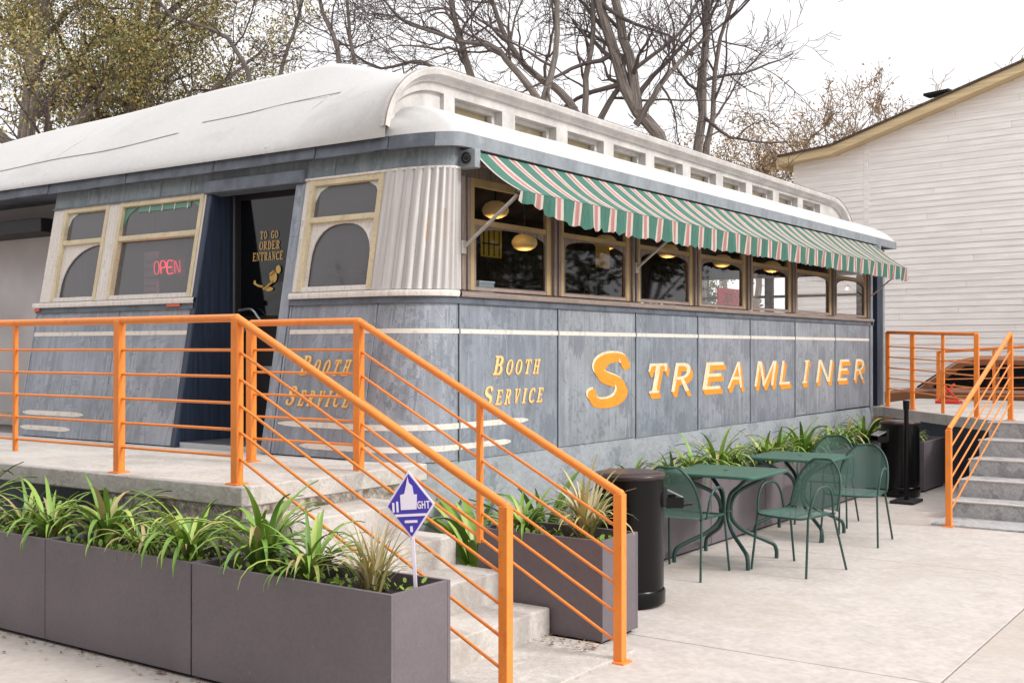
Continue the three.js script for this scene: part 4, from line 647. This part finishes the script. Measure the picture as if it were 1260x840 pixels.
// ---------------------------------------------------------------- far deck, its steps and rails
{
  const DY = 0.88, d = thing('far_deck', 'pale concrete deck with grey steps beyond the diner', 'deck');
  const poly = [[14.0, 1.2], [14.0, -3.05], [16.35, -5.02], [16.35, -5.4], [19.5, -5.4], [19.5, 1.2]];
  const ex = (pts, y0, y1) => extr(pts.map(([x, z]) => [x, -z]), y1 - y0).rotateX(-Math.PI / 2).translate(0, y0, 0);
  part('slab', uvm(ex(poly, DY - 0.13, DY)), M_concrete, d);
  part('skirt', uvm(ex([[14.1, 1.1], [14.1, -3.0], [16.4, -4.9], [19.4, -5.3], [19.4, 1.1]], -0.02, DY - 0.132)), M_navy, d);
  for (let i = 0; i < 5; i++) part('step', uvm(rbx(11.98 + 0.44 * i, 14.02 - 0.01 * i, -0.02, 0.176 * (i + 1) - (i === 4 ? 0.004 : 0), -3.04 + 0.002 * i, -0.6, 0.012), i * 0.4, i * 0.7), M_stepGrey, d);
  for (let i = 0; i < 5; i++) part('nosing', uvm(rbx(11.97 + 0.44 * i, 12.05 + 0.44 * i, 0.176 * (i + 1) - 0.012 - (i === 4 ? 0.004 : 0), 0.176 * (i + 1) + 0.004 - (i === 4 ? 0.004 : 0), -3.042, -0.6, 0.004), i), M_concrete, d);
  part('footing_pad', uvm(rbx(11.42, 11.99, -0.03, 0.02, -3.05, -0.6, 0.006), 4, 1), M_stepGrey, d);
  const T = 1.88, z = -2.88;
  railing('orange stair railing climbing the grey steps to the far deck', [[[11.42, 0.93, z], [14.15, T, z]], [[14.15, T, z], [14.15, T, -0.4]]].slice(0, 1), [[11.42, 0, 0.93, z], [14.15, DY, T, z]], [0.2, 0.35, 0.5, 0.65, 0.8]);
  railing('orange railing on the slanted edge of the far deck', [[[14.45, T, -3.32], [16.5, T + 0.06, -5.0]]], [[14.45, DY, T, -3.32], [15.15, DY, T + 0.02, -3.89, 0.04], [15.85, DY, T + 0.04, -4.47], [16.5, DY, T + 0.06, -5.0]], [0.2, 0.35, 0.5, 0.65, 0.8]);
  railing('orange railing along the back of the far deck', [[[19.2, 1.66, -5.0], [17.0, 1.8, -2.2]], [[17.0, 1.8, -2.2], [16.0, 1.84, -0.6]]], [[19.2, DY, 1.66, -5.0], [18.4, DY, 1.71, -3.98, 0.04], [17.7, DY, 1.755, -3.1, 0.04], [17.0, DY, 1.8, -2.2], [16.0, DY, 1.84, -0.6]], [0.15, 0.3, 0.45, 0.6, 0.72]);
  const b = thing('door_frame', 'dark navy door frame at the far end of the diner', 'door frame'); part('post', uvm(rbx(16.55, 16.7, DY, 3.16, -5.3, -5.16, 0.01)), M_navy, b); part('post', uvm(rbx(16.95, 17.03, DY, 3.16, -5.32, -5.2, 0.01)), M_fasciaSide, b); part('door_leaf', uvm(bx(16.71, 16.94, DY, 3.1, -5.3, -5.27)), M_navy, b); part('inner_wall', uvm(bx(16.32, 16.54, DY, 3.1, -5.36, -5.3)), M_navy, b);
  const tk = thing('toy_trolley', 'small red folded trolley left on the far deck', 'trolley'); tk.position.set(17.9, DY, -4.65); const rm = M({ color: 0xd8402c, roughness: 0.5 }); part('frame', mg([bar([0, 0.05, 0], [0.1, 0.3, 0.2], 0.018), bar([0.1, 0.05, 0.25], [0, 0.32, 0.02], 0.018), bar([0, 0.05, 0], [0.1, 0.05, 0.25], 0.018)]), rm, tk); part('tray', rbx(-0.06, 0.16, 0.0, 0.05, -0.05, 0.3, 0.01), rm, tk);
}
// ---------------------------------------------------------------- white clapboard house
{
  const h = thing('clapboard_house', 'white clapboard house gable with cream rake boards', 'house'); h.position.set(22.58, 0, -4.38); h.rotation.y = -1.7225;
  const SL = -4.66, SR = 3.4, roofY = s => s < -3.7 ? 5.64 + (s + 4.66) * 0.07 : 5.707 + (s + 3.7) * 0.278;
  const E = 0.121, cross = (s0, s1, y) => { const g = extr([[0, 0], [0.02, 0], [0.006, E + 0.012], [0, E + 0.012]], s1 - s0); return g.applyMatrix4(new THREE.Matrix4().makeBasis(V(0, 0, 1), V(0, 1, 0), V(-1, 0, 0))).translate(s1, y, 0); };
  for (let y = 0.1; y < 8.9; y += E) { let s0 = SL; if (y + E > roofY(SL)) { s0 = SR; for (let s = SL; s < SR; s += 0.02) if (roofY(s) > y + 0.06) { s0 = s; break; } } if (s0 >= SR - 0.1) break; const cut = [s0]; if (s0 < -3.05) cut.push(-3.05); const j0 = -2.4 + ((y * 613.7) % 1) * 4.6; if (j0 > s0 + 0.3 && (y * 97.3) % 1 < 0.75) cut.push(j0); cut.push(SR); for (let k = 0; k + 1 < cut.length; k++) part('siding_board', uvm(cross(cut[k], cut[k + 1] - 0.005, y).translate(0, ((y * 311 + k * 37) % 1 - 0.5) * 0.004, ((y * 171 + k * 53) % 1) * 0.003), y * 3 + k, y), M_siding, h); }
  const out = [[SL, 0]]; for (let s = SL; s <= SR; s += 0.2) out.push([s, roofY(s)]); out.push([SR, 0]);
  part('wall', uvm(extr(out, 0.2).translate(0, 0, -0.21)), M_siding, h);
  part('side_wall', uvm(bx(SL, SL + 0.15, 0, 5.6, -7, -0.22)), M_siding, h); part('side_wall', uvm(bx(SR - 0.15, SR, 0, roofY(SR) - 0.05, -7, -0.22)), M_siding, h);
  part('corner_board', uvm(rbx(SL - 0.03, SL + 0.07, 0, 5.58, -0.02, 0.034, 0.006)), M_siding, h); part('joint_board', uvm(rbx(-3.1, -3.0, 0, 5.8, 0.004, 0.032, 0.006)), M_siding, h);
  const rake = (o0, o1, z0, z1) => { const a = [], b = []; for (let s = SL - 0.24; s <= SR; s += 0.12) { a.push([s, roofY(s) + o1]); b.push([s, roofY(s) + o0]); } return extr([...a, ...b.reverse()], z1 - z0).translate(0, 0, z0); };
  part('rake_board', uvm(rake(-0.04, 0.12, -0.02, 0.3)), M_cream, h);
  part('roof', uvm(rake(0.121, 0.165, -7, 0.34)), M_shingle, h);
  part('eave_board', uvm(bx(SL - 0.27, SL - 0.241, 5.5, 5.72, -7, 0.3)), M_cream, h);
  const v = sub('roof_vent', h); part('hood', new THREE.BoxGeometry(0.5, 0.05, 0.3).rotateZ(0.05).translate(-1.6, roofY(-1.6) + 0.36, -0.1), M_dark, v); part('pipe', bar([-1.5, roofY(-1.6) + 0.1, -0.1], [-1.5, roofY(-1.6) + 0.36, -0.1], 0.05), M_dark, v);
  part('pipe_cap', rbx(-2.95, -2.8, roofY(-2.9) + 0.15, roofY(-2.9) + 0.26, -0.15, 0.05, 0.01), M_dark, h);
}
// ---------------------------------------------------------------- annex beside the diner
{
  const a = thing('annex_building', 'pale grey lean-to wall adjoining the diner under the same eave', 'building');
  part('wall', uvm(bx(6.95, 7.1, 0, 3.2, -16, -9.9)), M_annex, a); part('plinth', uvm(bx(6.9, 6.95, 0.9, 1.05, -16, -9.95)), M_concrete, a);
  part('corner_trim', uvm(rbx(6.86, 6.95, 0.9, 3.18, -10.12, -10.02, 0.006)), M_annex, a);
  part('vent_box', uvm(rbx(6.6, 6.95, 2.86, 3.0, -12.4, -10.3, 0.01)), M_blackMatte, a); part('soffit_board', uvm(bx(6.45, 7.05, 3.19, 3.2, -16, -9.95)), M_fascia, a);
}
// ---------------------------------------------------------------- parked car behind the far deck
{
  const c = thing('parked_car', 'bronze brown estate car parked in front of the white house', 'car'); c.position.set(21.0, 0, -4.6); c.rotation.y = -1.72;   // local +x: towards the tail
  const paint = M({ color: 0x94664c, roughness: 0.28, metalness: 0.15 }), glassM = M({ color: 0x15181b, roughness: 0.06 }), W = 0.88;
  const side = [[-2.2, 0.35], [-2.25, 0.6], [-2.15, 0.78], [-1.6, 0.9], [-1.05, 0.97], [2.1, 0.98], [2.2, 0.8], [2.2, 0.4], [1.9, 0.3], [-1.9, 0.28]];
  part('body', extr(side, 2 * W - 0.1, [], 0.05).translate(0, 0, -W + 0.05), paint, c);
  part('cabin', extr([[-1.0, 0.97], [-0.25, 1.46], [0.1, 1.53], [1.5, 1.5], [2.05, 1.0], [2.0, 0.96]], 2 * W - 0.3, [], 0.06).translate(0, 0, -W + 0.15), paint, c);
  part('windscreen', extr([[-0.95, 1.01], [-0.29, 1.44], [-0.26, 1.42], [-0.9, 0.99]], 2 * W - 0.4).translate(-0.075, 0.03, -W + 0.2), glassM, c);
  for (const s of [1, -1]) for (const w of [[[-0.72, 1.03], [-0.12, 1.41], [0.38, 1.45], [0.38, 1.03]], [[0.45, 1.03], [0.45, 1.45], [1.35, 1.42], [1.75, 1.04]]]) part('side_window', extr(w, 0.01).translate(0, 0, s > 0 ? W - 0.093 : -W + 0.083), glassM, c);
  for (const x of [-1.4, 1.4]) for (const s of [1, -1]) { const w = sub('wheel', c); part('tyre', new THREE.TorusGeometry(0.25, 0.085, 10, 24).translate(x, 0.335, s * (W - 0.08)), M_blackMatte, w); part('rim', new THREE.CylinderGeometry(0.2, 0.2, 0.12, 18).rotateX(Math.PI / 2).translate(x, 0.335, s * (W - 0.08)), M_steel, w); }
  for (const s of [1, -1]) { part('headlight', rbx(-2.27, -2.1, 0.66, 0.78, s * 0.62 - 0.16, s * 0.62 + 0.16, 0.03), M_steel, c); part('mirror', rbx(-0.75, -0.62, 1.02, 1.14, s * (W + 0.06) - 0.07, s * (W + 0.06) + 0.07, 0.02), paint, c); part('tail_light', rbx(2.18, 2.26, 0.8, 0.95, s * 0.7 - 0.1, s * 0.7 + 0.1, 0.02), M({ color: 0x9a1d1a, roughness: 0.3 }), c); }
  part('bumper', rbx(-2.32, -2.16, 0.36, 0.56, -0.84, 0.84, 0.05), M_blackMatte, c); part('grille', rbx(-2.3, -2.2, 0.6, 0.72, -0.42, 0.42, 0.02), M_blackMatte, c);
}
// ---------------------------------------------------------------- trees behind the diner
class Wood {
  constructor() { this.p = []; this.n = []; this.uv = []; this.i = []; }
  limb(pts, rad, sides) {
    const b0 = this.p.length / 3, up = V(0, 0, 0), t = V(0, 0, 0), a = V(0, 0, 0), b = V(0, 0, 0); let L = 0;
    for (let k = 0; k < pts.length; k++) {
      t.copy(pts[Math.min(k + 1, pts.length - 1)]).sub(pts[Math.max(k - 1, 0)]).normalize(); up.set(0.31, 0.2, 0.93); a.crossVectors(up, t).normalize(); b.crossVectors(t, a); if (k) L += pts[k].distanceTo(pts[k - 1]);
      for (let s = 0; s <= sides; s++) { const th = s / sides * Math.PI * 2, c = Math.cos(th), d = Math.sin(th), nx = a.x * c + b.x * d, ny = a.y * c + b.y * d, nz = a.z * c + b.z * d; this.p.push(pts[k].x + nx * rad[k], pts[k].y + ny * rad[k], pts[k].z + nz * rad[k]); this.n.push(nx, ny, nz); this.uv.push(s / sides * 0.6, L); }
    }
    for (let k = 0; k + 1 < pts.length; k++) for (let s = 0; s < sides; s++) { const q = b0 + k * (sides + 1) + s, w = q + sides + 1; this.i.push(q, q + 1, w + 1, q, w + 1, w); }
  }
  geo() { const g = new THREE.BufferGeometry(); g.setAttribute('position', new THREE.Float32BufferAttribute(this.p, 3)); g.setAttribute('normal', new THREE.Float32BufferAttribute(this.n, 3)); g.setAttribute('uv', new THREE.Float32BufferAttribute(this.uv, 2)); g.setIndex(this.i); return g; }
}
function tree(name, label, group, lat, dep, o) {
  const t = thing(name, label, 'tree', group), base = FWD.clone().multiplyScalar(dep).addScaledVector(RGT, lat); t.position.copy(base);
  const r = rng(o.seed), trunk = new Wood(), twigs = new Wood(), tips = [];
  const rv = () => V(r() - 0.5, r() - 0.5, r() - 0.5);
  function branch(start, dir, len, rad, lev) {
    const N = lev < 2 ? 7 : 5, pts = [start.clone()], rr = [rad]; const d = dir.clone(), p = start.clone();
    for (let k = 1; k <= N; k++) { d.addScaledVector(rv(), o.wander ?? 0.55); d.y += (o.lift ?? 0.05); d.normalize(); p.addScaledVector(d, len / N); pts.push(p.clone()); rr.push(Math.max(rad * (1 - 0.72 * k / N), o.minR ?? 0.007)); }
    twigs.limb(pts, rr, rad > 0.06 ? 7 : rad > 0.025 ? 5 : 3);
    if (lev >= (o.levels ?? 4)) { tips.push(p.clone()); if (o.leafy) tips.push(pts[3].clone()); return; }
    const n = Math.round((o.kids ?? 4) * (0.7 + 0.6 * r()));
    for (let k = 0; k < n; k++) { const f = 0.25 + 0.75 * (k + r()) / n, i = Math.min(N - 1, Math.floor(f * N)), q = pts[i].clone().lerp(pts[i + 1], f * N - i), nd = pts[i + 1].clone().sub(pts[i]).normalize().addScaledVector(rv().normalize(), o.spread ?? 0.85).normalize(); branch(q, nd, len * (0.42 + 0.28 * r()), Math.max(rr[i] * 0.55, o.minR ?? 0.007), lev + 1); }
    tips.push(p.clone());
  }
  for (const [pts0, r0, r1, spawn = 7, from = 0.3] of o.stems) {                  // [lateral, height, depth] in metres from the foot
    const curve = new THREE.CatmullRomCurve3(pts0.map(([l, y, d = 0]) => RGT.clone().multiplyScalar(l).addScaledVector(FWD, d).setY(y)), false, 'centripetal');
    const N = 14, pts = curve.getPoints(N), rr = pts.map((_, i) => (o.slim ?? 1) * lerp(r0, r1, Math.pow(i / N, 0.8))); for (let i = 1; i < N; i++) pts[i].addScaledVector(rv(), r0 * 0.35); trunk.limb(pts, rr, 10);
    const sp = Math.round(spawn * (o.thin ?? 1)); for (let k = 0; k < sp; k++) { const f = from + (1 - from) * (k + r()) / sp, i = Math.min(N - 1, Math.floor(f * N)), q = pts[i].clone().lerp(pts[i + 1], f * N - i), td = pts[i + 1].clone().sub(pts[i]).normalize(), nd = td.multiplyScalar(0.7).add(rv().normalize().multiplyScalar(0.9)).normalize(); branch(q, nd, (o.len ?? 2.6) * (0.5 + 0.7 * r()), Math.max(rr[i] * 0.5, 0.012), 1); }
    branch(pts[N], pts[N].clone().sub(pts[N - 1]).normalize(), (o.len ?? 2.6) * 0.8, r1, 1);
  }
  part('trunk', trunk.geo(), o.bark ?? M_bark, t); part('branches', twigs.geo(), o.twig ?? M_twig, t);
  if (o.leafy) {
    const pos = [], col = [], c = o.leafCol, n = o.leafy;
    for (const q of tips) { if (r() > (o.keep ?? 1)) continue; const k = 0.7 + 0.6 * r(); for (let j = 0; j < n; j++) { const a = q.clone().addScaledVector(rv(), o.clump ?? 0.7), e1 = rv().normalize(), e2 = rv().normalize(), s = o.leaf * (0.6 + 0.8 * r()), hue = r(); const P = [a, a.clone().addScaledVector(e1, s).addScaledVector(e2, s * 0.5), a.clone().addScaledVector(e1, s * 1.8), a.clone().addScaledVector(e1, s).addScaledVector(e2, -s * 0.5)]; for (const m of [0, 1, 2, 0, 2, 3]) { pos.push(P[m].x, P[m].y, P[m].z); const w = k * (0.75 + 0.5 * hue); col.push(c[0] * w * (1 + 0.5 * (hue - 0.4)), c[1] * w, c[2] * w); } } }
    const g = new THREE.BufferGeometry(); g.setAttribute('position', new THREE.Float32BufferAttribute(pos, 3)); g.setAttribute('color', new THREE.Float32BufferAttribute(col, 3)); g.computeVertexNormals(); part('crown', g, M_leafV, t);
  }
  return t;
}
const SKY = 'bare winter trees behind the diner';
// leafy trees over the annex
tree('oak_tree', 'olive leaved evergreen oak with grey trunk behind the annex roof', null, -10.6, 25, { seed: 3, stems: [[[[0, 0], [0.1, 4], [0, 6.4], [0.3, 9], [0.6, 12]], 0.3, 0.1, 12, 0.35], [[[0, 5.5], [1.3, 7.2, 0.6], [2.6, 8.4, 0.3]], 0.14, 0.05, 7], [[[0, 5.8], [-1.4, 7.4, -0.5], [-2.4, 9]], 0.14, 0.05, 7]], len: 2.6, levels: 3, kids: 4, leafy: 36, keep: 0.6, leaf: 0.044, clump: 0.75, leafCol: [0.28, 0.255, 0.1], bark: M_bark });
tree('oak_tree', 'dense olive leaved oak between the grey oak and the bare trees', null, -8.4, 26, { seed: 8, stems: [[[[0, 0], [0.2, 4], [-0.2, 7], [0.3, 9.5], [0.2, 12]], 0.26, 0.08, 14, 0.4], [[[0, 5], [0.9, 6.8, -0.4], [1.9, 7.8]], 0.12, 0.04, 8], [[[0, 5.5], [-1.1, 7, 0.6], [-1.8, 8.6]], 0.12, 0.04, 8]], len: 2.1, levels: 3, kids: 4, leafy: 64, keep: 0.7, leaf: 0.044, clump: 0.8, leafCol: [0.3, 0.275, 0.1], bark: M_barkDark });
tree('oak_tree', 'thin leaved brownish tree low beside the dense oak', null, -7.0, 28, { seed: 12, stems: [[[[0, 0], [0.1, 4], [0.3, 5.8], [0.4, 6.9]], 0.14, 0.05, 12, 0.5]], len: 1.4, levels: 3, kids: 4, leafy: 22, keep: 0.8, leaf: 0.05, clump: 0.75, leafCol: [0.3, 0.245, 0.11] });
tree('dark_shrub', 'dark bare undergrowth below the oaks behind the annex', null, -11.3, 29, { seed: 15, stems: [[[[0, 0], [0.3, 4], [0.5, 6.8]], 0.15, 0.05, 14, 0.4], [[[1.5, 0], [1.7, 4], [2.1, 6.8]], 0.13, 0.05, 14, 0.4], [[[3.2, 0], [3.1, 4], [3.6, 6.2]], 0.12, 0.05, 12, 0.4]], len: 1.6, levels: 4, kids: 4, minR: 0.012, leafy: 2, keep: 0.35, leaf: 0.07, leafCol: [0.12, 0.115, 0.045] });
// bare trees; feet on the ground behind the roof
const bare = (label, lat, dep, seed, stems, x = {}) => tree('bare_tree', label, SKY, lat, dep, { seed, stems, len: 2.2, levels: 4, kids: 3.3, minR: 0.0065, wander: 0.6, slim: 0.8, ...x });
bare('slender bare tree leaning over the oak side of the roof peak', -4.6, 24, 21, [[[[-0.2, 0], [-0.6, 4.6], [-0.9, 7.4], [-1.5, 8.3], [-2.6, 8.7], [-3.0, 9.4]], 0.1, 0.03, 7, 0.5], [[[-0.3, 5], [-0.25, 7.5], [0.1, 8.6], [0.3, 9.8]], 0.075, 0.03, 6, 0.3]]);
bare('bare tree with two thin upright stems behind the roof peak', -3.5, 23, 22, [[[[0.2, 0], [0.1, 5], [0.0, 7.7], [-0.35, 8.6], [-0.5, 9.9]], 0.1, 0.035, 6, 0.5], [[[0.3, 4], [0.35, 7.2], [0.25, 8.0], [0.1, 9.6]], 0.085, 0.03, 6, 0.45]]);
bare('bare tree with hanging twigs over the start of the crown moulding', -0.9, 24, 23, [[[[0.3, 0], [0.25, 5], [0.12, 7.1], [-0.1, 7.9], [-0.35, 8.8], [-0.5, 10.5]], 0.15, 0.06, 9, 0.5], [[[0, 6.6], [-0.9, 7.7], [-1.9, 7.6], [-2.8, 8.2]], 0.07, 0.02, 9, 0.2]], { lift: -0.02 });
bare('bare tree forking low into a wide crooked limb behind the clerestory', 0.9, 23, 24, [[[[0.3, 0], [0, 4.5], [-0.3, 6.6], [-0.5, 6.9], [-1.0, 7.5], [-1.35, 7.8], [-2.0, 7.9], [-2.9, 8.2]], 0.15, 0.035, 11, 0.5], [[[-0.3, 6.5], [-0.15, 7.1], [0.0, 7.8], [0.0, 8.8], [0.1, 10]], 0.1, 0.05, 8, 0.2]]);
bare('bare tree with a long limb bending towards the roof peak behind the clerestory', 1.5, 24, 25, [[[[0.3, 0], [0.1, 5], [-0.15, 6.6], [-0.45, 7.1], [-0.85, 7.3], [-1.5, 8.0], [-1.8, 8.6], [-2.0, 9.6]], 0.16, 0.05, 11, 0.5], [[[0.1, 5.5], [0.05, 7.3], [0.2, 8.2], [0.2, 9.6]], 0.1, 0.05, 7, 0.3]]);
bare('thickest bare tree with twin trunks leaning towards the roof peak', 2.9, 24, 26, [[[[0.7, 0], [0.5, 3.5], [0.25, 6.1], [-0.3, 6.7], [-0.75, 7.9], [-1.15, 9.2], [-1.4, 11]], 0.23, 0.11, 12, 0.5], [[[-0.3, 6.7], [-0.35, 7.4], [-0.75, 9.1], [-0.8, 11]], 0.17, 0.09, 9, 0.2], [[[-0.3, 6.4], [0.2, 7.2, -0.4], [0.8, 7.9], [1.5, 8.5]], 0.1, 0.03, 8, 0.2], [[[-1.2, 6.2, 0.3], [-0.8, 7.0, 0.3], [-0.3, 7.6], [0.6, 8.3], [1.0, 9]], 0.1, 0.03, 8, 0.2]]);
bare('tall upright bare tree with twin stems next to the open sky', 4.1, 24.5, 27, [[[[0, 0], [-0.1, 4], [-0.15, 5.9], [0.0, 6.7], [0.0, 7.8], [0.1, 9.3], [0.15, 11]], 0.17, 0.07, 12, 0.45], [[[0.05, 4], [0.05, 6.0], [0.18, 6.5], [0.25, 7.8], [0.5, 8.8], [0.9, 9.8]], 0.12, 0.03, 10, 0.4]]);
tree('brush_tree', 'fine twigged brown tree beyond the clapboard house eave', null, 9.0, 36, { seed: 31, stems: [[[[0, 0], [0.1, 5], [0.2, 7.6]], 0.14, 0.05, 12, 0.5], [[[1.2, 0], [1.4, 5], [1.6, 7.3]], 0.12, 0.05, 12, 0.5], [[[3, 0], [3.0, 5], [2.8, 8.2]], 0.1, 0.04, 10, 0.5]], len: 2.0, levels: 4, kids: 4, minR: 0.011, wander: 0.7, twig: M_twigTan, leafy: 3, keep: 0.3, leaf: 0.05, leafCol: [0.3, 0.22, 0.12] });
tree('brush_tree', 'tan leafed low tree between the diner roof and the clapboard house', null, 7.0, 33, { seed: 33, stems: [[[[0, 0], [0.1, 4], [0.2, 6.4]], 0.14, 0.05, 14, 0.45], [[[-0.8, 0], [-0.9, 4], [-1.1, 5.8]], 0.1, 0.04, 12, 0.45], [[[1.4, 0], [1.3, 4], [1.6, 6.2]], 0.1, 0.04, 12, 0.45]], len: 1.6, levels: 3, kids: 5, minR: 0.01, wander: 0.7, twig: M_twigTan, leafy: 12, keep: 0.75, leaf: 0.045, clump: 0.6, leafCol: [0.3, 0.21, 0.1] });
tree('brush_tree', 'thin bare sapling rising behind the clapboard house roof', null, 13.2, 36, { seed: 35, stems: [[[[0, 0], [0, 6], [0.2, 9.2]], 0.08, 0.03, 10, 0.6], [[[2.6, 0], [2.6, 6], [2.5, 9.6]], 0.08, 0.03, 10, 0.6]], len: 1.2, levels: 3, kids: 3, minR: 0.01, twig: M_twigTan });
tree('evergreen_shrub', 'round evergreen shrub far behind the diner seen through its windows', null, 4.6, 37, { seed: 41, stems: [[[[0, 0], [0, 2], [0.2, 3.6]], 0.12, 0.05, 12, 0.15], [[[-1.6, 0], [-1.5, 2], [-1.7, 3.4]], 0.12, 0.05, 12, 0.15], [[[1.6, 0], [1.5, 2], [1.7, 3.4]], 0.12, 0.05, 12, 0.15]], len: 1.3, levels: 2, kids: 5, leafy: 26, leaf: 0.09, clump: 0.7, leafCol: [0.16, 0.2, 0.06] });
// dark evergreens across the patio, outside the view: what the side glass mirrors
[[20.5, 6, 51], [25.5, 9.5, 52], [17, 11, 53], [31, 13, 54], [24, 2.6, 55]].forEach(([x, z, seed], i) => { const p = V(x, 0, z); tree('magnolia_tree', ['dense dark evergreen tree across the patio closest to the house', 'dense dark evergreen tree across the patio behind the house corner', 'dense dark evergreen tree across the patio facing the awning', 'dense dark evergreen tree farthest across the patio', 'dense dark evergreen tree against the blind side of the house'][i], 'evergreens across the patio', p.dot(RGT), p.dot(FWD), { seed, stems: [[[[0, 0], [0, 3], [0.2, 6], [0, 8]], 0.2, 0.06, 16, 0.12]], len: 2.8, levels: 2, kids: 6, leafy: 40, leaf: 0.14, clump: 1.1, leafCol: [0.05, 0.075, 0.03] }); });
// trees across the street behind the photographer: they screen the sky before the raked end and show in its glass
{
  const proto = tree('street_tree', 'tall dense evergreen tree across the street facing the entrance deck', 'evergreens across the street', V(-7.5, 0, -13).dot(RGT), V(-7.5, 0, -13).dot(FWD), { seed: 61, stems: [[[[0, 0], [0, 3], [0.2, 6.5], [0, 10]], 0.26, 0.07, 22, 0.1]], len: 3.2, levels: 2, kids: 6, leafy: 36, leaf: 0.17, clump: 1.3, leafCol: [0.06, 0.085, 0.03] });
  [[-7, -8.6, 1.3], [-6.6, -4.2, 2.9], [-7.2, 0.4, 4.4], [-9, -17, 5.2], [-8, 5, 0.6]].forEach(([x, z, a]) => { const c = copy(proto); c.position.set(x, 0, z); c.rotation.y = a; });
}
scene.traverse(o => { if (o.isMesh) o.castShadow = o.receiveShadow = true; });
renderer.render(scene, camera);
